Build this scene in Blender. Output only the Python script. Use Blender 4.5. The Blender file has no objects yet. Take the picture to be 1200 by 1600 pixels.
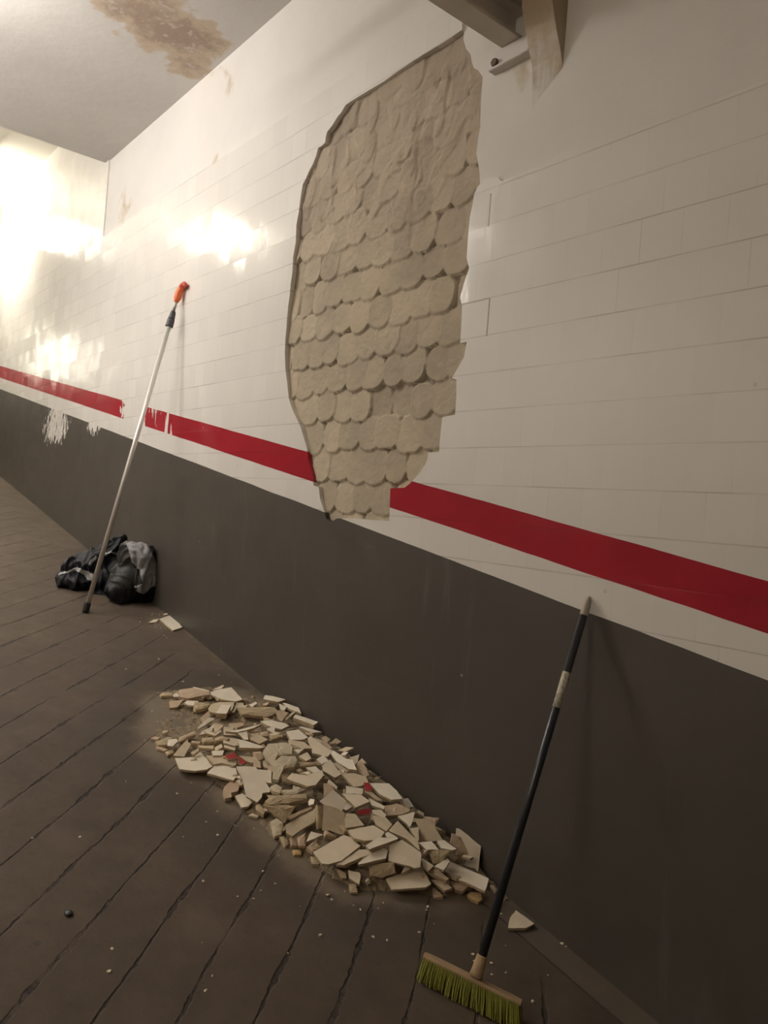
import bpy, bmesh, math, random
from mathutils import Vector, Matrix, noise
from mathutils.geometry import tessellate_polygon, interpolate_bezier
random.seed(7)
scn = bpy.context.scene
COL = scn.collection

# ------------------------------------------------------------------ survey
# camera 1200x1600, focal length 1200 px, eye at (0, 0, EYE); the wall is the plane y = D, the ramp rises towards -x
D = 2.15
EYE = 1.645
F_ = 1200.0
_a = math.radians(38.9); _p = math.atan(0.08)
FW = Vector((-math.cos(_a), math.sin(_a), 0)); R0 = Vector((math.sin(_a), math.cos(_a), 0)); UP = Vector((0, 0, 1))
RT = math.cos(_p) * R0 + math.sin(_p) * UP
UV = -math.sin(_p) * R0 + math.cos(_p) * UP
CAM = Vector((0, 0, EYE))
SL = 0.172                                   # slope of the ramp

def ray(x, y): return (x - 600) * RT - (y - 800) * UV + F_ * FW
def on_wall(x, y, yy=None):
    d = ray(x, y); return CAM + d * ((yy or D) / d.y)
def floor_z(x): return EYE - 0.765 * D - SL * x
def on_floor(x, y, h=0.0):
    d = ray(x, y); return CAM + d * ((h - 0.765 * D) / (d.z + SL * d.x))
def at_z(x, y, z):
    d = ray(x, y); return CAM + d * ((z - EYE) / d.z)
def uw(u, w): return (u * D, w * D + EYE)     # survey units (wall distance = 1) to wall x, z

# ------------------------------------------------------------------ materials
class S:
    """a node socket with arithmetic"""
    def __init__(s, nt, sock): s.nt, s.k = nt, sock
    def _m(s, op, *o, clamp=False):
        n = s.nt.nodes.new('ShaderNodeMath'); n.operation = op; n.use_clamp = clamp
        for i, v in enumerate((s,) + o):
            if isinstance(v, S): s.nt.links.new(v.k, n.inputs[i])
            else: n.inputs[i].default_value = v
        return S(s.nt, n.outputs[0])
    def __add__(s, o): return s._m('ADD', o)
    __radd__ = __add__
    def __sub__(s, o): return s._m('SUBTRACT', o)
    def __rsub__(s, o): return (s * -1.0) + o
    def __mul__(s, o): return s._m('MULTIPLY', o)
    __rmul__ = __mul__
    def __truediv__(s, o): return s._m('DIVIDE', o)
    def lt(s, o): return s._m('LESS_THAN', o)
    def gt(s, o): return s._m('GREATER_THAN', o)
    def abs(s): return s._m('ABSOLUTE')
    def frac(s): return s._m('FRACT')
    def floor(s): return s._m('FLOOR')
    def pow(s, o): return s._m('POWER', o)
    def sqrt(s): return s._m('SQRT')
    def max(s, o): return s._m('MAXIMUM', o)
    def min(s, o): return s._m('MINIMUM', o)
    def mod(s, o): return s._m('FLOORED_MODULO', o)
    def step(s, a, b):
        n = s.nt.nodes.new('ShaderNodeMapRange'); n.interpolation_type = 'SMOOTHSTEP'
        s.nt.links.new(s.k, n.inputs[0]); n.inputs[1].default_value = a; n.inputs[2].default_value = b
        return S(s.nt, n.outputs[0])

class Mat:
    def __init__(m, name, rough=0.6, spec=0.5, metal=0.0):
        m.m = bpy.data.materials.new(name); m.m.use_nodes = True
        m.nt = m.m.node_tree; m.b = m.nt.nodes['Principled BSDF']
        m.b.inputs['Roughness'].default_value = rough
        m.b.inputs['Specular IOR Level'].default_value = spec
        m.b.inputs['Metallic'].default_value = metal
        m.tc = m.nt.nodes.new('ShaderNodeTexCoord')
    def xyz(m):
        n = m.nt.nodes.new('ShaderNodeSeparateXYZ'); m.nt.links.new(m.tc.outputs['Object'], n.inputs[0])
        return [S(m.nt, o) for o in n.outputs]
    def noise(m, scale=5.0, detail=3.0, rough=0.55, stretch=None, off=0.0, vec=None):
        n = m.nt.nodes.new('ShaderNodeTexNoise'); n.inputs['Scale'].default_value = scale
        n.inputs['Detail'].default_value = detail; n.inputs['Roughness'].default_value = rough
        mp = m.nt.nodes.new('ShaderNodeMapping'); m.nt.links.new(m.tc.outputs['Object'], mp.inputs[0])
        mp.inputs['Location'].default_value = (off, off * 1.7, off * 0.6)
        if stretch: mp.inputs['Scale'].default_value = stretch
        m.nt.links.new(mp.outputs[0], n.inputs['Vector'])
        return S(m.nt, n.outputs['Fac'])
    def voronoi(m, scale):
        n = m.nt.nodes.new('ShaderNodeTexVoronoi'); n.inputs['Scale'].default_value = scale
        m.nt.links.new(m.tc.outputs['Object'], n.inputs['Vector'])
        return S(m.nt, n.outputs['Distance'])
    def white(m, a, b):
        n = m.nt.nodes.new('ShaderNodeTexWhiteNoise'); n.noise_dimensions = '2D'
        c = m.nt.nodes.new('ShaderNodeCombineXYZ'); m.nt.links.new(a.k, c.inputs[0]); m.nt.links.new(b.k, c.inputs[1])
        m.nt.links.new(c.outputs[0], n.inputs['Vector']); return S(m.nt, n.outputs['Value']), n.outputs['Color']
    def attr(m, name):
        n = m.nt.nodes.new('ShaderNodeAttribute'); n.attribute_name = name; return S(m.nt, n.outputs['Fac'])
    def rgb(m, c):
        n = m.nt.nodes.new('ShaderNodeRGB'); n.outputs[0].default_value = (*c, 1); return n.outputs[0]
    def mix(m, f, a, b):
        n = m.nt.nodes.new('ShaderNodeMix'); n.data_type = 'RGBA'
        if isinstance(f, S): m.nt.links.new(f.k, n.inputs[0])
        else: n.inputs[0].default_value = f
        for i, v in ((6, a), (7, b)):
            if isinstance(v, tuple): n.inputs[i].default_value = (*v, 1)
            else: m.nt.links.new(v, n.inputs[i])
        return n.outputs[2]
    def scale(m, col, f):
        n = m.nt.nodes.new('ShaderNodeVectorMath'); n.operation = 'SCALE'
        if isinstance(col, tuple): n.inputs[0].default_value = col
        else: m.nt.links.new(col, n.inputs[0])
        m.nt.links.new(f.k, n.inputs['Scale']); return n.outputs[0]
    def color(m, c):
        if isinstance(c, tuple): m.b.inputs['Base Color'].default_value = (*c, 1)
        else: m.nt.links.new(c, m.b.inputs['Base Color'])
        return m
    def rough(m, f): m.nt.links.new(f.k, m.b.inputs['Roughness']); return m
    def bump(m, f, dist=0.01, strength=1.0, normal=None):
        n = m.nt.nodes.new('ShaderNodeBump'); n.inputs['Strength'].default_value = strength
        n.inputs['Distance'].default_value = dist; m.nt.links.new(f.k, n.inputs['Height'])
        if normal is not None: m.nt.links.new(normal, n.inputs['Normal'])
        m.nt.links.new(n.outputs[0], m.b.inputs['Normal']); return n.outputs[0]

def simple(name, col, rough=0.6, spec=0.5, metal=0.0, var=0.12, nscale=12.0, bump=0.0, bscale=60.0):
    m = Mat(name, rough, spec, metal)
    n = m.noise(nscale, 4)
    m.color(m.scale(col, n * (2 * var) + (1 - var)))
    if bump: m.bump(m.noise(bscale, 4), bump)
    return m.m

# survey heights of the painted bands, in metres of q = z + slope * x
def tiled_wall_material():
    m = Mat('painted_tile', 0.3, 0.5)
    X, Y, Z = m.xyz()
    u = X / D; w = (Z - EYE) / D
    wob = (m.noise(3.0, 3) - 0.5) * 0.004
    qg = w + u * 0.1603 + wob
    qr = w + u * 0.1612 + wob
    # rows and joints
    P = 0.0682
    rw = (w - 0.130) / P
    row = rw.floor()
    cu = (u + 1.224) / P + row.mod(2.0) * 0.5
    colm = cu.floor()
    jn = m.noise(2.2, 3, off=3.0)
    jr = ((rw.frac() - 0.5).abs() - 0.5) * -1.0           # 0 at a joint
    jc = ((cu.frac() - 0.5).abs() - 0.5) * -1.0
    hj = jr.lt(0.016) * (jn.step(0.38, 0.68) * 0.75 + 0.25)
    vj = jc.lt(0.012) * jn.step(0.45, 0.75) * 0.55
    joint = hj.max(vj) * w.lt(1.03)
    crack = (u + 0.984).abs().lt(0.0016) * w.gt(0.333) * w.lt(0.402)
    crack = crack.max((u + 1.002).abs().lt(0.0016) * w.gt(0.537) * w.lt(0.598))
    crack = crack.max(((w - 0.402).abs().lt(0.0014) * u.gt(-1.06) * u.lt(-0.984)) * 0.6)
    gray = qg.lt(-0.2447)
    red = qr.gt(-0.1868) * qr.lt(-0.1212)
    # the red band is worn away for a hand's breadth and scraped in drips beside it
    e = m.noise(26.0, 3, stretch=(1, 1, 0.45), off=1.0)
    lost = ((u + 2.70) / 0.115 + (e - 0.5) * 1.6).abs().lt(1.0)
    drip = ((u + 2.47) / 0.16).abs().lt(1.0) * m.noise(30.0, 2, stretch=(1, 1, 0.10), off=2.0).gt(0.60)
    red = red * (1.0 - lost) * (1.0 - drip)
    # paint pulled off the grey band in three patches
    def patch(cx, cz, rx, rz, k):
        a = (u - cx) / rx; b = (w - cz) / rz
        r2 = a * a + b * b
        return (r2 + (m.noise(34.0, 4, 0.65, stretch=(1, 1, 0.36), off=k) - 0.5) * 4.6).lt(0.55)
    pe = patch(-3.63, 0.27, 0.21, 0.10, 4.0).max(patch(-3.10, 0.265, 0.11, 0.055, 5.0)).max(patch(-3.60, 0.345, 0.16, 0.04, 5.5))
    gray = gray * (1.0 - pe)
    tile_r, tile_c = m.white(colm, row)
    white = m.scale((0.80, 0.765, 0.715), tile_r * 0.035 + m.noise(1.3, 5, off=9.0) * 0.10 + 0.915)
    smear = m.noise(9.0, 5, 0.6, stretch=(1, 1, 0.12), off=7.0)
    white = m.mix(joint * 0.60, white, (0.40, 0.36, 0.31))
    white = m.mix(crack * 0.75, white, (0.20, 0.17, 0.14))
    dust = smear.step(0.60, 0.86)
    grey = m.scale((0.078, 0.067, 0.056), m.noise(2.2, 5, off=11.0) * 0.5 + 0.75)
    grey = m.mix(dust * 0.24, grey, (0.36, 0.34, 0.31))
    redc = m.scale((0.37, 0.022, 0.035), m.noise(5.0, 4, off=5.0) * 0.3 + 0.85)
    redc = m.mix(joint * 0.3, redc, (0.16, 0.02, 0.02))
    c = m.mix(red, white, redc)
    c = m.mix(gray, c, grey)
    spot = m.voronoi(3.1).lt(0.022)
    c = m.mix(spot * 0.5, c, (0.55, 0.5, 0.44))
    m.color(c)
    m.rough(gray * 0.27 + 0.11 + m.noise(6.0, 4, off=2.5) * 0.08)
    # every tile sits a hair out of plane, the enamel over them is wavy
    vs = m.nt.nodes.new('ShaderNodeVectorMath'); vs.operation = 'SUBTRACT'
    m.nt.links.new(tile_c, vs.inputs[0]); vs.inputs[1].default_value = (0.5, 0.5, 0.5)
    sc = m.nt.nodes.new('ShaderNodeVectorMath'); sc.operation = 'SCALE'; sc.inputs['Scale'].default_value = 0.035
    m.nt.links.new(vs.outputs[0], sc.inputs[0])
    ge = m.nt.nodes.new('ShaderNodeNewGeometry')
    ad = m.nt.nodes.new('ShaderNodeVectorMath'); ad.operation = 'ADD'
    m.nt.links.new(ge.outputs['Normal'], ad.inputs[0]); m.nt.links.new(sc.outputs[0], ad.inputs[1])
    nm = m.nt.nodes.new('ShaderNodeVectorMath'); nm.operation = 'NORMALIZE'; m.nt.links.new(ad.outputs[0], nm.inputs[0])
    hgt = joint * -0.25 + m.noise(14.0, 3, off=6.0, stretch=(1, 1, 0.5)) * 0.55 + pe * -0.5 + m.noise(70.0, 2) * 0.06
    m.bump(hgt, 0.004, 0.55, nm.outputs[0])
    return m.m

def plaster_material(name, col, stain=False):
    m = Mat(name, 0.75, 0.3)
    c = m.scale(col, m.noise(1.6, 6, 0.6) * 0.22 + 0.88)
    if stain:
        s = m.attr('stain')
        n = m.noise(5.0, 6, 0.6, off=2.0); n2 = m.noise(14.0, 5, 0.6, off=8.0)
        k = (s + (n - 0.5) * 1.1)
        body = k.step(0.44, 0.56)
        inner = (k * 1.0 + (n2 - 0.5) * 0.9).step(0.5, 0.95)
        bc = m.mix(inner, (0.50, 0.38, 0.25), (0.27, 0.17, 0.10))
        bc = m.mix(n2.step(0.56, 0.66) * 0.55, bc, (0.62, 0.56, 0.50))
        c = m.mix(body * 0.74, c, bc)
    else:
        s = m.attr('stain')
        n = m.noise(9.0, 5, 0.6, off=2.0)
        c = m.mix((s + (n - 0.5) * 1.0 * s.gt(0.02)).step(0.40, 0.85) * 0.72, c, (0.42, 0.31, 0.15))
    m.color(c)
    m.bump(m.noise(10.0, 5), 0.012, 0.35)
    return m.m

def mortar_bed_material():
    m = Mat('mortar_bed', 0.9, 0.2)
    n = m.noise(3.0, 6, 0.6); n2 = m.noise(16.0, 5, 0.65, off=4.0)
    c = m.mix(n.step(0.35, 0.7), (0.50, 0.425, 0.315), (0.42, 0.36, 0.275))
    c = m.mix(n2.step(0.55, 0.75) * 0.45, c, (0.60, 0.52, 0.41))
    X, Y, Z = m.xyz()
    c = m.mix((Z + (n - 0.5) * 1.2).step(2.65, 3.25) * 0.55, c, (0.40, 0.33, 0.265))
    c = m.mix(m.attr('gap_shade_inv').step(0.3, 0.7), (0.37, 0.315, 0.245), c)  # crevice shade painted in: darker colour in the gaps between daubs
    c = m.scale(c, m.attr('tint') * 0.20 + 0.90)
    m.color(c)
    m.bump(m.noise(45.0, 5, 0.65), 0.006, 0.6)
    return m.m

def floor_material():
    m = Mat('ramp_concrete', 0.78, 0.35)
    X, Y, Z = m.xyz()
    u = X / D; v = Y / D
    n = m.noise(1.1, 6, 0.6); n2 = m.noise(7.0, 6, 0.65, off=3.0); n3 = m.noise(40.0, 3, off=6.0)
    g = u * 0.749 + v * 0.663 + (m.noise(1.3, 3, off=1.0) - 0.5) * 0.02 + (m.noise(22.0, 4, 0.7, off=2.0) - 0.5) * 0.007
    t = (((g + 0.434) / 0.088 + 0.5).frac() - 0.5).abs() * 0.088
    wid = m.noise(5.5, 4, 0.75, off=5.0).step(0.44, 0.72) * 0.0046 + 0.0009
    soft = m.noise(6.0, 5, 0.7, off=9.0).step(0.36, 0.54) * 0.85 + 0.10
    edge = 1.0 - (v + (n2 - 0.5) * 0.12).step(0.85, 0.93)
    thin = 1.0 - (u + v * 0.6).step(-0.25, 0.05) * 0.55
    groove = (1.0 - (t - wid).step(-0.0008, 0.0016)) * soft * edge * thin * (m.noise(34.0, 5, 0.75, off=13.0).step(0.34, 0.50) * 0.75 + 0.25)
    base = m.mix(n.step(0.3, 0.7), (0.108, 0.079, 0.056), (0.083, 0.062, 0.045))
    base = m.scale(base, n2 * 0.9 + 0.55)
    base = m.mix(n3.step(0.58, 0.75) * 0.40, base, (0.055, 0.045, 0.037))
    base = m.mix(m.noise(2.6, 6, 0.7, off=17.0).step(0.52, 0.70) * 0.35, base, (0.060, 0.047, 0.038))
    pit = m.voronoi(5.5).lt(0.085) * n2.gt(0.50)
    base = m.mix(pit * 0.55, base, (0.05, 0.042, 0.038))
    strip = v.step(0.948, 0.953) * u.step(-1.3, -0.8)
    base = m.mix(strip * 0.30, base, (0.22, 0.18, 0.14))
    crack = (1.0 - ((v - 0.949).abs()).step(0.001, 0.0035)) * n2.step(0.35, 0.5) * u.step(-1.3, -0.8)
    base = m.mix(crack * 0.5, base, (0.06, 0.05, 0.04))
    dust = m.attr('dust')
    damp = m.attr('damp')
    base = m.mix((damp + (n2 - 0.5) * 0.7 * damp.gt(0.02)).step(0.25, 0.95) * 0.5, base, (0.075, 0.063, 0.053))
    base = m.mix(groove * 0.88, base, (0.032, 0.024, 0.023))
    base = m.mix((dust + (n2 - 0.5) * 0.9 * dust.gt(0.01)).step(0.2, 1.0) * 0.55, base, (0.30, 0.245, 0.18))
    m.color(base)
    m.bump(groove * -0.7 + n3 * 0.12 + n2 * 0.22 + crack * -0.4, 0.010, 0.7)
    return m.m

M = {}
M['tile_wall'] = tiled_wall_material()
M['plaster'] = plaster_material('upper_plaster', (0.74, 0.705, 0.665))
M['ceiling'] = plaster_material('ceiling_plaster', (0.60, 0.575, 0.545), True)
M['ceiling2'] = simple('upper_ceiling_plaster', (0.66, 0.63, 0.55), 0.85, 0.2, var=0.06, nscale=2)
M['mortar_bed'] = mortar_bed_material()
M['floor'] = floor_material()
M['render'] = simple('rough_render', (0.35, 0.31, 0.26), 0.9, 0.2)
M['steel'] = simple('grey_painted_steel', (0.72, 0.66, 0.58), 0.5, 0.4, var=0.10, nscale=9, bump=0.001)
M['concrete'] = simple('beam_plaster', (0.62, 0.58, 0.49), 0.85, 0.2, var=0.16, nscale=4, bump=0.004, bscale=30)
M['white_plate'] = simple('white_painted_plate', (0.70, 0.66, 0.63), 0.5, 0.4, var=0.08, nscale=20)
M['rust'] = simple('rusty_bolt', (0.16, 0.11, 0.09), 0.7, 0.4, 0.3)
M['glaze'] = simple('white_glaze', (0.88, 0.79, 0.64), 0.35, 0.5, var=0.13, nscale=16, bump=0.0006)
M['glaze_cream'] = simple('cream_glaze', (0.80, 0.69, 0.52), 0.42, 0.5, var=0.14, nscale=16, bump=0.0008)
M['biscuit'] = simple('tile_biscuit', (0.60, 0.47, 0.31), 0.9, 0.2, var=0.20, nscale=50, bump=0.002, bscale=120)
M['biscuit_pale'] = simple('pale_biscuit', (0.68, 0.57, 0.41), 0.9, 0.2, var=0.16, nscale=40, bump=0.002, bscale=90)
M['mortar'] = simple('broken_mortar', (0.56, 0.45, 0.30), 0.95, 0.15, var=0.25, nscale=28, bump=0.006, bscale=55)
M['mortar_pale'] = simple('pale_mortar', (0.70, 0.61, 0.45), 0.95, 0.15, var=0.18, nscale=28, bump=0.006, bscale=55)
M['mortar_pink'] = simple('pinkish_mortar', (0.60, 0.46, 0.33), 0.95, 0.15, var=0.18, nscale=28, bump=0.005, bscale=55)
M['ochre'] = simple('ochre_mortar', (0.56, 0.40, 0.20), 0.95, 0.15, var=0.2, nscale=28, bump=0.005, bscale=55)
M['red_glaze'] = simple('red_glaze', (0.40, 0.03, 0.035), 0.4, 0.5, var=0.1)
M['alu'] = simple('pale_aluminium', (0.74, 0.71, 0.66), 0.35, 0.5, 0.35, var=0.05)
M['alu_dull'] = simple('dull_aluminium', (0.42, 0.41, 0.38), 0.4, 0.5, 0.5, var=0.05)
M['black_rubber'] = simple('black_rubber', (0.018, 0.018, 0.02), 0.6, 0.4)
M['black_clamp'] = simple('black_clamp_plastic', (0.055, 0.055, 0.062), 0.5, 0.5)
M['orange'] = simple('orange_plastic', (0.80, 0.17, 0.055), 0.4, 0.5, var=0.08)
M['orange_dark'] = simple('worn_red_plastic', (0.52, 0.085, 0.05), 0.5, 0.4, var=0.2, nscale=60)
M['handle'] = simple('blue_black_handle', (0.022, 0.026, 0.032), 0.32, 0.6, var=0.05)
M['handle_tip'] = simple('beige_plastic_tip', (0.46, 0.40, 0.33), 0.5, 0.4)
M['sticker'] = None
M['broom_head'] = simple('pale_broom_wood', (0.44, 0.31, 0.18), 0.7, 0.3, var=0.2, nscale=30)
M['bristle'] = simple('green_bristle', (0.25, 0.25, 0.045), 0.6, 0.3, var=0.35, nscale=90)
M['bag_black'] = simple('black_bin_liner', (0.008, 0.0085, 0.012), 0.5, 0.3, var=0.2, bump=0.004, bscale=26)
M['bag_brown'] = simple('smoky_bin_liner', (0.019, 0.016, 0.014), 0.5, 0.35, var=0.25, bump=0.004, bscale=22)
M['bag_grey'] = simple('grey_plastic_sheet', (0.30, 0.295, 0.305), 0.5, 0.5, var=0.4, nscale=7, bump=0.006, bscale=18)
M['bag_trim'] = simple('pale_trim', (0.45, 0.45, 0.46), 0.5, 0.4, var=0.3, nscale=15)
M['lamp_body'] = simple('white_lamp_housing', (0.7, 0.7, 0.68), 0.5, 0.4, var=0.02)

ms = Mat('printed_label', 0.5, 0.4)
nn = ms.noise(130.0, 3, stretch=(1, 1, 0.5)); ms.color(ms.mix(nn.step(0.5, 0.62) * 0.65, (0.62, 0.58, 0.46), (0.20, 0.19, 0.16))); M['sticker'] = ms.m

# ------------------------------------------------------------------ helpers
def obj(name, bm, mats, parent=None, smooth=False, loc=None):
    me = bpy.data.meshes.new(name)
    bmesh.ops.recalc_face_normals(bm, faces=bm.faces[:])
    bm.to_mesh(me); bm.free()
    for m_ in (mats if isinstance(mats, (list, tuple)) else [mats]): me.materials.append(m_)
    if smooth:
        for p in me.polygons: p.use_smooth = True
    o = bpy.data.objects.new(name, me); COL.objects.link(o)
    if parent: o.parent = parent
    if loc is not None: o.location = loc
    return o
def tag(o, label=None, cat=None, group=None, kind=None):
    if label: o['label'] = label
    if cat: o['category'] = cat
    if group: o['group'] = group
    if kind: o['kind'] = kind
    return o
def empty(name, loc=(0, 0, 0)):
    o = bpy.data.objects.new(name, None); o.empty_display_size = 0.05; o.location = loc; COL.objects.link(o); return o
def rebase(o, origin):
    """put an object's own origin at a world point without moving its mesh"""
    o.data.transform(Matrix.Translation(-Vector(origin))); o.location = origin
def box(bm, x0, x1, y0, y1, z0, z1):
    vs = [bm.verts.new(p) for p in ((x0,y0,z0),(x1,y0,z0),(x1,y1,z0),(x0,y1,z0),(x0,y0,z1),(x1,y0,z1),(x1,y1,z1),(x0,y1,z1))]
    for f in ((0,3,2,1),(4,5,6,7),(0,1,5,4),(1,2,6,5),(2,3,7,6),(3,0,4,7)): bm.faces.new([vs[i] for i in f])
    return vs
def tube(bm, pts, radii, seg=20, caps=True):
    pts = [Vector(p) for p in pts]
    if not isinstance(radii, (list, tuple)): radii = [radii] * len(pts)
    rings = []
    ref = None
    for i, p in enumerate(pts):
        t = (pts[min(i + 1, len(pts) - 1)] - pts[max(i - 1, 0)]).normalized()
        if ref is None: ref = t.orthogonal().normalized()
        ref = (ref - t * ref.dot(t)).normalized(); b = t.cross(ref)
        rings.append([bm.verts.new(p + (ref * math.cos(k * 2 * math.pi / seg) + b * math.sin(k * 2 * math.pi / seg)) * radii[i]) for k in range(seg)])
    for r1, r2 in zip(rings, rings[1:]):
        for k in range(seg): bm.faces.new((r1[k], r1[(k + 1) % seg], r2[(k + 1) % seg], r2[k]))
    if caps: bm.faces.new(rings[0][::-1]); bm.faces.new(rings[-1])
def slab(outline, y0, y1):
    """a plate in the wall plane: outline of (x, z), front at y0, back at y1"""
    bm = bmesh.new()
    tris = tessellate_polygon([[Vector((x, z, 0)) for x, z in outline]])
    f = [bm.verts.new((x, y0, z)) for x, z in outline]; b = [bm.verts.new((x, y1, z)) for x, z in outline]
    for t in tris:
        bm.faces.new([f[i] for i in t]); bm.faces.new([b[i] for i in reversed(t)])
    n = len(outline)
    for i in range(n): bm.faces.new((f[i], f[(i + 1) % n], b[(i + 1) % n], b[i]))
    return bm
def sstep(a, b, x):
    t = max(0.0, min(1.0, (x - a) / (b - a))); return t * t * (3 - 2 * t)
def lerp_tab(tab, x):
    if x <= tab[0][0]: return tab[0][1]
    for (a, p), (b, q) in zip(tab, tab[1:]):
        if x <= b: return p + (q - p) * (x - a) / (b - a)
    return tab[-1][1]
def in_poly(x, y, poly):
    c = False; j = len(poly) - 1
    for i in range(len(poly)):
        (xi, yi), (xj, yj) = poly[i], poly[j]
        if (yi > y) != (yj > y) and x < (xj - xi) * (y - yi) / (yj - yi) + xi: c = not c
        j = i
    return c
def seg_dist(x, y, poly, closed=True):
    best = 9e9; n = len(poly)
    for i in range(n if closed else n - 1):
        ax, ay = poly[i]; bx, by = poly[(i + 1) % n]
        dx, dy = bx - ax, by - ay; t = max(0, min(1, ((x - ax) * dx + (y - ay) * dy) / (dx * dx + dy * dy + 1e-12)))
        best = min(best, math.hypot(x - ax - dx * t, y - ay - dy * t))
    return best

# ------------------------------------------------------------------ the setting
XL, XR, YB = -8.4 * D, 1.1 * D, -1.6 * D

# edge of the hole knocked in the tiles, read off the photograph on the wall plane
hole_left = [(722,46),(706,58),(690,68),(662,85),(640,99),(619,113),(600,127),(578,140),(560,151),(547,159),(540,164),(533,176),(527,183),(519,196),(511,206),(509,214),(508,223),(502,228),(497,231),(494,243),(489,256),(482,269),(478,279),(473,288),(470,306),(467,330),(463,352),(462,378),(458,402),(457,425),(454,444),(453,459),(450,480),(448,505),(446,530),(445,552),(446,578),(449,600),(451,622),(457,640),(464,655),(470,668),(475,685),(480,701),(481,718),(486,733),(489,743),(490,759),(498,761),(500,779),(503,788),(506,797),(510,811),(517,816),(526,810),(552,810),(577,812),(608,814)]
hole_right = [(610,763),(632,762),(641,755),(655,740),(663,728),(668,717),(669,707),(686,706),(688,680),(691,652),(700,650),(711,648),(713,620),(713,593),(706,591),(714,577),(725,558),(729,534),(719,536),(721,505),(722,478),(719,465),(725,442),(733,419),(729,403),(732,362),(734,340),(738,321),(741,303),(746,292)]
plaster_edge = [(747,290),(746,268),(744,255),(741,238),(744,214),(747,197),(748,160),(751,118),(744,108),(737,104),(734,95),(732,83),(725,74),(721,60),(722,46)]
def wp(lst): return [(p.x, p.z) for p in (on_wall(*q) for q in lst)]

A = [uw(-8.4, 1.72), uw(-3.187, 1.72), uw(-3.187, 1.02), uw(-2.6, 1.022), uw(-1.9, 1.013), (on_wall(722,0).x, uw(0, 1.014)[1])]
A += wp(hole_left) + wp(hole_right)
A += [(on_wall(754,283).x, on_wall(754,283).z), (on_wall(764,277).x, on_wall(764,277).z), (on_wall(778,277).x, on_wall(778,277).z), (on_wall(784,283).x, on_wall(784,283).z)]
A += [uw(-0.6, 0.6135), uw(1.1, 0.6135), uw(1.1, -0.99), uw(-8.4, 0.64)]
wall = empty('wall_right', (0, D, 0)); tag(wall, 'tall ramp wall of white glazed tiles with red stripe and grey dado', 'wall', kind='structure')
def wpart(name, bm, mat, label=None, smooth=False):
    o = obj(name, bm, mat, None, smooth); o.parent = wall; o.matrix_parent_inverse = Matrix.Translation((0, -D, 0)); 
    if label: o['label'] = label
    return o
wpart('tile_cladding', slab(A, D, D + 0.028), M['tile_wall'], 'white tiles painted with a red stripe above a grey dado')

# upper plaster coat, a finger back from the tiles
B = [uw(-3.19, 1.40), uw(-3.19, 1.0), uw(-2.2, 1.0), (on_wall(722,0).x, uw(0, 1.0)[1])] + wp(plaster_edge[::-1]) + [uw(-0.97, 0.600), uw(1.1, 0.600), uw(1.1, 1.40)]
bmB = slab(B, D + 0.012, D + 0.034)
# cut it finely enough to carry its stains
for k in range(1, 60):
    x = -3.19 * D + k * 0.07 * D
    bmesh.ops.bisect_plane(bmB, geom=bmB.verts[:] + bmB.edges[:] + bmB.faces[:], plane_co=(x, 0, 0), plane_no=(1, 0, 0))
for k in range(1, 14):
    bmesh.ops.bisect_plane(bmB, geom=bmB.verts[:] + bmB.edges[:] + bmB.faces[:], plane_co=(0, 0, EYE + (0.6 + k * 0.06) * D), plane_no=(0, 0, 1))
pl = wpart('upper_plaster', bmB, M['plaster'], 'bare off-white plaster above the tiles')
st_spots = [(on_wall(188,325), 0.10, 0.35), (on_wall(232,310), .13, .07), (on_wall(205,318), .07, .05), (on_wall(335,112), 0.10, 0.06), (on_wall(330,258), .08, .02), (on_wall(355,135), .1, .1),
            (on_wall(835,70), 0.06, 0.16), (on_wall(850,30), 0.10, 0.12), (on_wall(818,110), .03, .10)]
at = pl.data.attributes.new('stain', 'FLOAT', 'POINT')
for v in pl.data.vertices:
    at.data[v.index].value = max([max(0.0, 1 - math.hypot((v.co.x - p.x) / rx, (v.co.z - p.z) / rz) * 0.62) for p, rx, rz in st_spots])

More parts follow.
